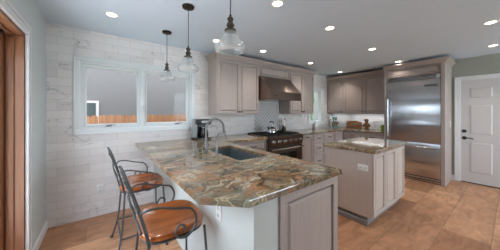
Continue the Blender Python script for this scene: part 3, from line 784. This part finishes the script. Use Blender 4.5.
# ------------------------------------------------------------------ outlets and switch
def outlet(label, loc, facing, horizontal=False, name='outlet'):
    r = thing(name, label, 'outlet', loc)
    R = frame_of(facing, 0, 0)
    w, h = (.118, .075) if horizontal else (.075, .118)
    m = BM(); box(m, -w/2, -.006, -h/2, w/2, 0, h/2, .002); obj('cover_plate', m, M['plate'], r, mtx=R)
    for s in (-1, 1):
        m = BM(); p = s*.026
        cx, cz = (p, 0) if horizontal else (0, p)
        box(m, cx-.016, -.009, cz-.016, cx+.016, -.005, cz+.016, .003); k = obj('receptacle', m, M['ceramic'], r, mtx=R)
        m = BM(); box(m, cx-.008, -.0096, cz-.004, cx-.005, -.0088, cz+.007); box(m, cx+.005, -.0096, cz-.004, cx+.008, -.0088, cz+.007)
        obj('slot', m, M['black'], k, mtx=R)
    return r
outlet('white outlet low on the marble tile wall beside the stools', (-.003, YB, .352), 'S')
outlet('white outlet on the side of the kitchen island', (IX0, 1.10, .70), 'W', True)
outlet('white outlet on the peninsula knee wall beside the near stool', (.657, 1.225, .69), 'W')

# ------------------------------------------------------------------ fridge and its cabinet
FY0, FY1, FX = .798, 1.700, 5.085
fcab = thing('refrigerator_cabinet', 'tall greige wood cabinet framing the steel refrigerator', 'cabinet', (5.4, 1.24, 0))
m = BM(); box(m, 5.06, FY1+.002, 0, XR-.001, 1.7245, UT, .002); wobj('side_panel', m, M['cab'], fcab, sm=False)
m = BM(); box(m, 5.06, .742, 0, XR-.001, FY0-.002, UT, .002); wobj('side_panel', m, M['cab'], fcab, sm=False)
m = BM(); box(m, 5.10, FY0-.001, 2.115, XR-.001, FY1+.001, UT); wobj('carcass', m, M['cab'], fcab, sm=False)
m = BM(); panel(m, FY1-FY0-.01, UT-2.135, .02, rail=.035)
bmesh.ops.transform(m, matrix=Matrix.Translation((5.10, FY1-.005, 2.125)) @ RW, verts=m.verts); wobj('door', m, M['cab'], fcab, sm=False)
m = BM(); crown(m, [((XU-.064, 1.7245), (0, 0)), ((5.06, 1.7245), (-1, 0)), ((5.06, .742), (-1, -1)), ((XR-.001, .742), (0, -1))], UT, 2.385, .065)
wobj('crown', m, M['cab'], fcab, sm=False)
fr = thing('refrigerator', 'tall brushed steel built in refrigerator with bottom freezer', 'refrigerator', (5.4, 1.25, 0))
m = BM(); box(m, FX+.05, FY0+.002, .0, XR-.02, FY1-.002, 2.10); wobj('body', m, M['steel'], fr, sm=False)
m = BM(); box(m, FX, FY0+.006, .775, FX+.048, FY1-.006, 2.02, .005); ud = wobj('door', m, M['fsteel'], fr)
m = BM(); hy = FY1-.055
tube(m, [(FX-.055, hy, .86), (FX-.055, hy, 1.66)], .013, 12)
for z in (.93, 1.59): tube(m, [(FX+.002, hy, z), (FX-.055, hy, z)], .009)
wobj('handle', m, M['chrome'], fr, parent=ud)
m = BM(); box(m, FX, FY0+.006, .105, FX+.048, FY1-.006, .765, .005); fd = wobj('freezer_drawer', m, M['fsteel'], fr)
m = BM(); tube(m, [(FX-.06, FY0+.04, .69), (FX-.06, FY1-.04, .69)], .016, 12)
for y in (FY0+.10, FY1-.10): tube(m, [(FX+.002, y, .69), (FX-.06, y, .69)], .010)
wobj('handle', m, M['chrome'], fr, parent=fd)
m = BM()
box(m, FX+.03, FY0+.004, 2.03, FX+.05, FY1-.004, 2.105)
wobj('vent_recess', m, M['black'], fr, sm=False)
m = BM()
for z in (2.034, 2.060, 2.086): box(m, FX, FY0+.07, z, FX+.032, FY1-.03, z+.014, .002)
box(m, FX-.004, FY0+.006, 2.028, FX+.032, FY0+.07, 2.105, .002); box(m, FX-.004, FY1-.045, 2.028, FX+.032, FY1-.006, 2.105, .002)
wobj('vent_grille', m, M['steel'], fr, sm=False)
m = BM(); box(m, FX+.03, FY0+.004, .0, FX+.05, FY1-.004, .098); kp = wobj('kick_plate', m, M['black'], fr, sm=False)
m = BM(); box(m, FX+.015, FY0+.01, .012, FX+.031, FY1-.01, .04); box(m, FX+.015, FY0+.01, .056, FX+.031, FY1-.01, .088); wobj('kick_grille', m, M['steel'], fr, sm=False)
text('VIKING', .062, M['badge'], ud, (FX-.001-5.4, .943-1.25, 1.895), (PI/2, 0, -PI/2), .0015, 'lettering', 1.0)
sw = thing('light_switch', 'slim white switch plate on the side of the fridge cabinet', 'switch', (5.56, .742, 1.14))
m = BM(); box(m, -.035, -.006, -.058, .035, 0, .058, .002); obj('cover_plate', m, M['plate'], sw)
m = BM(); box(m, -.015, -.011, -.032, .015, -.005, .032, .002); obj('rocker', m, M['ceramic'], sw)

# ------------------------------------------------------------------ range
RX0, RX1, RY = 2.408, 3.346, 2.63
rg = thing('range', 'wide steel professional range with row of knobs under hood', 'range', ((RX0+RX1)/2, 2.97, 0))
m = BM(); box(m, RX0, RY+.03, .09, RX1, YB-.016, .915, .003); wobj('body', m, M['steel'], rg, sm=False)
m = BM(); box(m, RX0+.03, RY+.09, 0, RX1-.03, YB-.02, .092); wobj('kick_plate', m, M['black'], rg, sm=False)
m = BM(); extr(m, [(RY+.032, .735), (RY-.005, .735), (RY-.035, .905), (RY-.02, .93), (RY+.05, .93), (RY+.05, .735)], 'x', RX0+.002, RX1-.002); cp = wobj('control_panel', m, M['dsteel'], rg, sm=False)
for i in range(6):
    x = RX0+.10+i*(RX1-RX0-.2)/5
    m = BM(); lathe(m, [(0, 0), (.031, 0), (.031, .006), (.024, .008), (.022, .034), (.018, .038), (0, .038)], seg=18)
    box(m, -.004, -.021, .036, .004, .021, .044)
    bmesh.ops.transform(m, matrix=Matrix.Translation((x, RY-.022, .83)) @ Matrix.Rotation(PI/2-.17, 4, 'X'), verts=m.verts)
    wobj('knob', m, M['chrome'], rg)
m = BM(); box(m, RX0+.004, RY, .17, RX1-.004, RY+.03, .728, .004); od = wobj('oven_door', m, M['dsteel'], rg)
m = BM(); box(m, RX0+.17, RY-.003, .30, RX1-.17, RY+.002, .60, .003); wobj('window', m, M['dark_glass'], rg, parent=od)
m = BM(); tube(m, [(RX0+.03, RY-.06, .69), (RX1-.03, RY-.06, .69)], .015, 12)
for x in (RX0+.07, RX1-.07): tube(m, [(x, RY+.001, .69), (x, RY-.06, .69)], .011)
wobj('handle', m, M['chrome'], rg, parent=od)
m = BM(); box(m, RX0+.01, RY+.05, .912, RX1-.01, YB-.01, .922); wobj('cooktop', m, M['black'], rg, sm=False)
for i in range(3):
    m = BM(); gw = (RX1-RX0-.03)/3; x0 = RX0+.015+i*gw+.004; x1 = x0+gw-.008; y0, y1 = RY+.06, YB-.05; z0, z1 = .938, .956
    for y in (y0, (y0+y1)/2-.005, y1-.012): box(m, x0, y, z0, x1, y+.014, z1)
    for x in (x0, (x0+x1)/2-.006, x1-.012): box(m, x, y0, z0, x+.012, y1, z1)
    for yc in ((y0*3+y1)/4, (y0+y1*3)/4):
        for q in range(4):
            dx, dy = math.cos(q*PI/2+PI/4), math.sin(q*PI/2+PI/4)
            tube(m, [((x0+x1)/2+dx*.03, yc+dy*.03, .950), ((x0+x1)/2+dx*.13, yc+dy*.13, .950)], .006, 6)
    for (x, y) in ((x0, y0), (x1-.012, y0), (x0, y1-.012), (x1-.012, y1-.012)): box(m, x, y, .921, x+.012, y+.012, z0)
    wobj('grate', m, M['grate'], rg, sm=False)
    for yc in ((y0*3+y1)/4, (y0+y1*3)/4):
        m = BM(); lathe(m, [(0, .922), (.05, .922), (.05, .930), (.035, .936), (0, .936)], (x0+x1)/2, yc, 18); wobj('burner', m, M['black'], rg)
m = BM(); box(m, RX0+.002, YB-.055, .915, RX1-.002, YB-.018, .943, .003); wobj('back_guard', m, M['steel'], rg, sm=False)
# lattice tile panel behind the range, with pencil frame
lt = thing('tile_panel', 'framed lattice pattern tile panel on the wall behind the range', 'tile panel', (2.96, YB, 1.3))
m = BM(); box(m, 2.60, YB-.006, .97, 3.33, YB-.0005, 1.59); wobj('field', m, M['lattice'], lt, sm=False)
m = BM()
for a in ((2.575, .945, 2.605, 1.61), (3.325, .945, 3.355, 1.61), (2.605, 1.585, 3.325, 1.61), (2.605, .945, 3.325, .973)):
    box(m, a[0], YB-.014, a[1], a[2], YB-.0005, a[3], .004)
wobj('border', m, M['ceramic'], lt)
# hood
hd = thing('range_hood', 'sloped brushed steel range hood above the range', 'range hood', (2.9, 2.95, 1.61))
HX0, HX1 = 2.485, 3.345
m = BM()
extr(m, [(YB-.004, 1.615), (2.66, 1.615), (2.66, 1.765), (2.955, 2.082), (YB-.004, 2.082)], 'x', HX0, HX1)
wobj('canopy', m, M['hood'], hd, sm=False)
m = BM(); box(m, HX0-.003, 2.654, 1.612, HX1+.003, 2.664, 1.768, .002); hl = wobj('front_lip', m, M['hood'], hd, sm=False)
text('VIKING', .026, M['badge'], hd, (-.29, 2.653-2.95, .078), (PI/2, 0, 0), .001)
m = BM()
for i in range(3): box(m, HX0+.05+i*.26, 2.72, 1.611, HX0+.29+i*.26, 3.25, 1.6155)
wobj('baffle_filter', m, M['steel'], hd, sm=False)

# ------------------------------------------------------------------ pendants
def make_pendant():
    r = thing('pendant_light', '', 'pendant light', (0, 0, ZC), 0, 'glass pendants over the peninsula')
    m = BM(); lathe(m, [(0, 0), (.058, 0), (.06, -.006), (.056, -.02), (.02, -.026), (0, -.026)]); obj('canopy', m, M['bronze'], r)
    m = BM(); tube(m, [(0, 0, -.024), (0, 0, -.415)], .0035, 8); obj('cord', m, M['cord'], r)
    m = BM(); lathe(m, [(0, -.40), (.008, -.402), (.010, -.418), (.020, -.424), (.022, -.436), (.016, -.442), (.018, -.462), (.026, -.466), (.027, -.478), (.020, -.484), (.020, -.497), (.038, -.502), (.040, -.512), (.034, -.518), (0, -.518)]); obj('socket', m, M['socket'], r)
    m = BM(); out = [(.033, -.503), (.036, -.518), (.042, -.532), (.052, -.547), (.058, -.560), (.065, -.573), (.078, -.586), (.093, -.599), (.103, -.612), (.106, -.626), (.101, -.641), (.091, -.652), (.082, -.657)]
    inn = [(q-.0025, z) for q, z in out[::-1]]
    lathe(m, out+inn, seg=36); obj('shade', m, M['shade'], r)
    m = BM(); lathe(m, [(0, -.515), (.012, -.517), (.013, -.535), (.022, -.555), (.026, -.575), (.02, -.594), (0, -.602)], seg=18); obj('bulb', m, M['shade'], r)
    return r
pen = make_pendant()
for i, (y, lb) in enumerate(((2.75, 'clear glass pendant nearest the window, smallest of the row'), (1.955, 'clear glass pendant in the middle of the row over the peninsula'), (1.15, 'clear glass pendant nearest the viewer over the clipped counter end'))):
    o = pen if i == 0 else copy_tree(pen)
    o.location = (.703, y, ZC); o['label'] = lb

# ------------------------------------------------------------------ recessed lights
def make_can():
    r = thing('recessed_light', '', 'ceiling light', (0, 0, ZC), 0, 'recessed ceiling lights')
    m = BM(); lathe(m, [(.044, 0), (.068, 0), (.070, -.004), (.064, -.008), (.048, -.006), (.044, 0)], seg=28); obj('trim_ring', m, M['white'], r)
    m = BM(); lathe(m, [(0, -.003), (.046, -.003), (.046, -.0005), (0, -.0005)], seg=28); obj('lens', m, M['lamp'], r)
    return r
can = make_can()
ld = bpy.data.lights.new('downlight', 'SPOT'); ld.energy = LAMP_E*4; ld.spot_size = math.radians(112); ld.spot_blend = 1.0; ld.shadow_soft_size = .05; ld.color = (1, .92, .82)
cans = [(.10, 2.62, 'recessed light nearest the big window above the stools'),
        (1.38, 2.65, 'recessed light in front of the left wall cabinet, beside the last pendant'),
        (2.26, 2.61, 'recessed light above the front of the range hood'),
        (3.63, 2.63, 'recessed light above the cabinet right of the hood'),
        (5.06, 2.74, 'recessed light above the corner wall cabinets'),
        (1.38, 1.38, 'recessed light at the top edge of the view, right of the nearest pendant'),
        (2.31, 1.385, 'recessed light above the aisle between sink and island'),
        (3.65, 1.42, 'recessed light above the far end of the island'),
        (4.99, 1.44, 'recessed light just in front of the fridge cabinet'),
        (3.68, .15, 'recessed light at the right edge of the view, the nearer one'),
        (4.99, .18, 'recessed light above the white door, the further one at the right edge'),
        (.10, 1.38, 'recessed light above the viewer, near the wooden door'),
        (1.38, .1, 'recessed light behind the peninsula end'),
        (2.4, -1.4, 'recessed light behind the viewer in the middle of the room')]
for i, (x, y, lb) in enumerate(cans):
    o = can if i == 0 else copy_tree(can)
    o.location = (x, y, ZC); o['label'] = lb
    lo = bpy.data.objects.new('downlight', ld); COL.objects.link(lo); lo.location = (0, 0, -.03); lo.parent = o

# slim light bars under the wall cabinets left of the fridge
for (y0, y1, lb) in ((2.86, 3.25, 'slim white light bar under the corner wall cabinet'), (1.85, 2.70, 'long slim white light bar under the cabinet left of the fridge')):
    r = thing('under_cabinet_light', lb, 'light', (5.60, (y0+y1)/2, UB-.020))
    m = BM(); box(m, -.02, y0-(y0+y1)/2, .004, .02, y1-(y0+y1)/2, .0198, .003); obj('housing', m, M['white'], r)
    m = BM(); box(m, -.014, y0+.01-(y0+y1)/2, .001, .014, y1-.01-(y0+y1)/2, .005); obj('diffuser', m, emis('bar_diffuser', (240, 246, 255), 1.5), r)
    lo = area('bar_light', (0, 0, -.003), (0, 0, 0), .025, (y1-y0)*.95, 1.0*(y1-y0), (.93, .97, 1.0)); lo.parent = r

# ------------------------------------------------------------------ stools
def make_stool():
    r = thing('bar_stool', '', 'stool', (0, 0, 0), 0, 'iron bar stools at the peninsula')
    # dished wooden seat
    m = BM(); N = 40
    def outline(s, q):
        a = 2*PI*q/N; c_, s_ = math.cos(a), math.sin(a); p = 3.6
        k = (abs(c_)**p+abs(s_)**p)**(-1/p)
        wide = .225*(1-.06*(c_ > 0)*c_)
        return (.205*k*c_*s, wide*k*s_*s)
    layers = [(0, .648), (.25, .6485), (.5, .651), (.72, .656), (.88, .662), (.95, .663), (.99, .656), (1.0, .642), (.985, .626), (.93, .618), (0, .618)]
    rings = []
    for s, z in layers:
        if s == 0: rings.append([m.verts.new((0, 0, z))])
        else: rings.append([m.verts.new((*outline(s, q), z)) for q in range(N)])
    for a, c in zip(rings, rings[1:]):
        for i in range(N):
            j = (i+1) % N
            if len(a) == 1: m.faces.new((a[0], c[i], c[j]))
            elif len(c) == 1: m.faces.new((a[i], c[0], a[j]))
            else: m.faces.new((a[i], c[i], c[j], a[j]))
    bmesh.ops.recalc_face_normals(m, faces=m.faces); obj('seat', m, M['stoolwood'], r)
    # iron rim below the seat
    m = BM(); tube(m, [(*outline(.93, q), .610) for q in range(N)], .008, 8, True); obj('seat_rim', m, M['iron'], r)
    for sy in (-1, 1):
        m = BM(); tube(m, spline([(.175, sy*.185, .610), (.185, sy*.20, .42), (.19, sy*.205, .2), (.20, sy*.215, .03), (.205, sy*.22, .008)]), .0085)
        lathe(m, [(0, 0), (.016, 0), (.016, .012), (0, .014)], .205, sy*.22, 12); obj('leg', m, M['iron'], r)
        m = BM(); tube(m, spline([(-.165, sy*.185, .612), (-.175, sy*.195, .45), (-.195, sy*.22, .22), (-.235, sy*.26, .05), (-.25, sy*.275, .010)]), .0085)
        lathe(m, [(0, 0), (.017, 0), (.017, .012), (0, .014)], -.25, sy*.275, 12); obj('leg', m, M['iron'], r)
    m = BM(); z = .2
    ft = [(.19, -.205, z), (.19, .205, z), (-.197, .223, z), (-.197, -.223, z)]
    for i in range(4): tube(m, [ft[i], ft[(i+1) % 4]], .0075)
    obj('footrest', m, M['iron'], r)
    for sy in (-1, 1):   # flat leaning back posts
        m = BM(); tube(m, spline([(-.165, sy*.200, .60), (-.183, sy*.212, .69), (-.212, sy*.208, .80), (-.248, sy*.20, .92), (-.276, sy*.195, .99), (-.288, sy*.188, 1.003)]), .01, 8, flat=(.006, .011)); obj('back_post', m, M['iron'], r)
        # arm with scroll
        y = sy*.238
        pts = spline([(-.212, sy*.212, .815), (-.18, y, .835), (-.12, y, .832), (-.04, y, .806), (.015, y, .792), (.068, y, .772), (.097, y, .716), (.088, y, .657), (.042, y, .614), (-.010, y, .622), (-.032, y, .657), (-.008, y, .694), (.024, y, .680), (.020, y, .654)], 6)
        m = BM(); tube(m, pts, .0068, 8); obj('arm', m, M['iron'], r)
    m = BM(); tube(m, spline([(-.276, -.195, .99), (-.282, -.1, 1.004), (-.284, 0, 1.009), (-.282, .1, 1.004), (-.276, .195, .99)]), .008)
    obj('top_rail', m, M['iron'], r)
    m = BM(); tube(m, spline([(-.208, -.205, .70), (-.215, 0, .715), (-.208, .205, .70)]), .008); obj('lower_rail', m, M['iron'], r)
    for sy in (-1, 1):
        m = BM(); tube(m, spline([(-.212, sy*.15, .712), (-.245, sy*.06, .82), (-.252, -sy*.05, .90), (-.281, -sy*.13, .998)]), .006); obj('back_scroll', m, M['iron'], r)
    return r
st = make_stool(); st.location = (.39, 1.45, 0); st['label'] = 'near iron bar stool with brown wooden seat by clipped counter corner'
s2 = copy_tree(st); s2.location = (.35, 2.39, 0); s2['label'] = 'far iron bar stool with brown wooden seat closest to the tiled window wall'

# ------------------------------------------------------------------ things on the counters
cm = thing('coffee_maker', 'steel and black coffee maker on the counter under the window edge', 'coffee maker', (1.34, 3.12, CT))
m = BM(); box(m, -.125, -.12, 0, .125, .12, .03, .006); obj('base', m, M['black'], cm)
m = BM(); box(m, -.125, .01, .03, -.06, .12, .34, .015); obj('water_tank', m, M['tank'], cm)
m = BM(); box(m, -.058, .03, .03, .125, .12, .25, .004); obj('column', m, M['black'], cm)
m = BM(); box(m, -.10, -.115, .245, .125, .008, .335, .012); box(m, -.056, .0, .25, .12, .115, .335, .01); hd_ = obj('brew_head', m, M['black'], cm)
m = BM(); box(m, -.04, -.119, .272, .11, -.113, .308, .003); obj('control_panel', m, M['tank'], hd_)
m = BM(); lathe(m, [(0, .032), (.062, .032), (.068, .06), (.066, .12), (.05, .17), (.048, .19), (0, .19)], .035, -.045, 24); cf = obj('carafe', m, plain('dark_carafe_glass', (30, 26, 24), .08), cm)
m = BM(); tube(m, spline([(.035, -.112, .07), (.035, -.15, .09), (.035, -.15, .15), (.035, -.095, .17)]), .007); obj('handle', m, M['black'], cf)
m = BM(); lathe(m, [(0, .19), (.05, .19), (.05, .205), (.03, .212), (0, .212)], .035, -.045, 24); obj('lid', m, M['steel'], cf)

kt = thing('kettle', 'shiny steel tea kettle on the back of the range', 'kettle', (2.81, 2.98, .957))
m = BM(); lathe(m, [(0, 0), (.09, 0), (.102, .015), (.098, .05), (.078, .09), (.05, .115), (.04, .12), (0, .122)], seg=28); obj('body', m, M['chrome'], kt)
m = BM(); lathe(m, [(0, .118), (.042, .118), (.04, .126), (.012, .132), (.012, .142), (.016, .15), (0, .158)], seg=20); obj('lid', m, M['chrome'], kt)
m = BM(); tube(m, [(-.075, -.02, .06), (-.12, -.035, .10), (-.14, -.04, .125)], [.02, .014, .011], 10); obj('spout', m, M['chrome'], kt)
m = BM(); tube(m, spline([(-.07, 0, .085), (-.065, 0, .16), (-.04, 0, .215), (0, 0, .225), (.04, 0, .215), (.065, 0, .16), (.07, 0, .085)]), .007); h_ = obj('handle', m, M['chrome'], kt)
m = BM(); tube(m, spline([(-.045, 0, .212), (0, 0, .227), (.045, 0, .212)]), .013); obj('grip', m, M['black'], h_)

uc = thing('utensil_crock', 'steel utensil crock on the counter right of the range', 'crock', (3.40, 3.2, CT))
m = BM(); lathe(m, [(0, 0), (.052, 0), (.055, .004), (.055, .15), (.051, .15), (.051, .01), (0, .01)], seg=24); obj('pot', m, M['chrome'], uc)
for i, (dx, dy, tx, ty, zz, mt, lb) in enumerate(((.01, .0, .045, .01, .31, 'black', 'black handled ladle leaning right in the utensil crock'), (-.02, .01, -.05, .02, .25, 'carved', 'wooden spoon leaning left in the utensil crock'), (0, -.015, 0, -.03, .28, 'steel', 'steel spatula upright in the utensil crock'))):
    u = thing('utensil', lb, 'utensil', (3.40, 3.2, CT+.012), 0, 'cooking utensils in the crock')
    m = BM(); tube(m, [(dx, dy, 0), (tx*.8, ty*.8, zz*.75)], .005)
    bmesh.ops.create_uvsphere(m, u_segments=12, v_segments=8, radius=1, matrix=Matrix.Translation((tx, ty, zz*.87)) @ Matrix.Diagonal((.02, .007, .035, 1)))
    obj('spoon', m, M[mt], u)

mx_ = thing('stand_mixer', 'aqua stand mixer with steel bowl on the corner counter', 'mixer', (5.46, 3.12, CT), PI*1.17)
m = BM(); prism(m, [[(-.10, -.08), (.13, -.085), (.17, -.05), (.17, .05), (.13, .085), (-.10, .08), (-.13, .04), (-.13, -.04)]], 0, .035, .006); obj('base', m, M['aqua'], mx_)
m = BM(); extr(m, [(-.125, .03), (-.055, .03), (-.065, .13), (-.04, .24), (-.13, .24), (-.115, .13)], 'y', -.045, .045); bmesh.ops.bevel(m, geom=list(m.edges), offset=.012, segments=2, affect='EDGES'); obj('column', m, M['aqua'], mx_)
m = BM(); tube(m, [(-.15, 0, .275), (-.13, 0, .275), (-.06, 0, .278), (.05, 0, .275), (.14, 0, .27), (.165, 0, .268)], [.03, .058, .068, .064, .052, .03], 18); hm = obj('motor_head', m, M['aqua'], mx_)
m = BM(); tube(m, [(.163, 0, .268), (.172, 0, .268)], .022, 14); obj('hub_cap', m, M['chrome'], hm)
m = BM(); tube(m, [(.09, 0, .22), (.09, 0, .15)], .012); obj('beater_shaft', m, M['chrome'], hm)
m = BM(); lathe(m, [(0, .04), (.05, .04), (.075, .06), (.098, .11), (.106, .175), (.103, .175), (.095, .112), (.07, .066), (0, .05)], .08, 0, 26); obj('bowl', m, M['chrome'], mx_)

cbd = thing('cutting_board', 'brown wooden board with painted leaf leaning on the backsplash', 'cutting board', (5.63, 2.66, CT))
m = BM()
pr = [(-.21, 0), (.21, 0), (.215, .10), (.205, .185), (.17, .19), (.10, .20), (0, .205), (-.08, .20), (-.12, .18), (-.20, .17), (-.215, .09)]
A = [m.verts.new((-.011, y, z)) for y, z in pr]; B = [m.verts.new((.011, y, z)) for y, z in pr]
m.faces.new(A); m.faces.new(B[::-1])
for i in range(len(pr)): m.faces.new((A[i], B[i], B[(i+1) % len(pr)], A[(i+1) % len(pr)]))
bmesh.ops.recalc_face_normals(m, faces=m.faces)
bmesh.ops.transform(m, matrix=Matrix.Translation((0, 0, .004)) @ Matrix.Rotation(.22, 4, 'Y'), verts=m.verts)
bd = obj('board', m, M['board'], cbd, sm=False)
m = BM()
for k, (y, z, a) in enumerate(((-.05, .10, .3), (-.09, .115, -.5), (-.02, .12, 1.0), (-.07, .085, .9), (-.12, .10, .2), (.01, .095, -.3))):
    lf = Matrix.Rotation(.22, 4, 'Y') @ Matrix.Translation((-.0125, y, z)) @ Matrix.Rotation(a, 4, 'X') @ Matrix.Diagonal((.0012, .03, .012, 1))
    bmesh.ops.create_uvsphere(m, u_segments=10, v_segments=6, radius=1, matrix=Matrix.Translation((0, 0, .004)) @ lf)
obj('painted_leaf', m, M['leafpaint'], bd)

pm = thing('wooden_figure', 'carved brown wooden figure standing right of the leaf board', 'figurine', (5.55, 2.29, CT))
m = BM(); lathe(m, [(0, 0), (.055, 0), (.06, .012), (.045, .03), (.05, .07), (.06, .11), (.052, .15), (.032, .175), (.028, .19), (.045, .21), (.055, .235), (.045, .262), (.02, .28), (0, .284)], seg=22); obj('body', m, M['carved'], pm)
for s in (-1, 1):
    m = BM(); tube(m, spline([(0, s*.05, .13), (-.01, s*.078, .10), (-.02, s*.07, .06)]), [.018]*12+[.014], 8); obj('arm', m, M['carved'], pm)
wr = thing('wire_ornament', 'small pale wire globe on a stem near the fridge', 'ornament', (5.52, 2.06, CT))
m = BM(); lathe(m, [(0, 0), (.045, 0), (.045, .008), (.006, .016), (.005, .09), (0, .09)], seg=18); obj('stand', m, M['ceramic'], wr)
m = BM()
for k in range(5):
    a = k*PI/5; tube(m, [(.06*math.cos(q)*math.cos(a), .06*math.cos(q)*math.sin(a), .15+.06*math.sin(q)) for q in [i*2*PI/20 for i in range(20)]], .004, 6, True)
obj('wire_globe', m, M['ceramic'], wr)
gj = thing('green_jar', 'small green jar beside the fridge cabinet', 'jar', (5.50, 1.90, CT))
m = BM(); lathe(m, [(0, 0), (.04, 0), (.046, .01), (.046, .09), (.036, .115), (.03, .12), (0, .12)], seg=20); obj('body', m, M['green'], gj)
m = BM(); lathe(m, [(0, .119), (.032, .119), (.032, .138), (0, .14)], seg=20); obj('lid', m, M['green'], gj)
vs = thing('vase', 'small white vase on the counter under the small window', 'vase', (4.72, 3.24, CT))
m = BM(); lathe(m, [(0, 0), (.04, 0), (.06, .04), (.06, .09), (.035, .14), (.03, .17), (.038, .185), (.034, .185), (.026, .165), (0, .02)], seg=20); obj('body', m, M['ceramic'], vs)
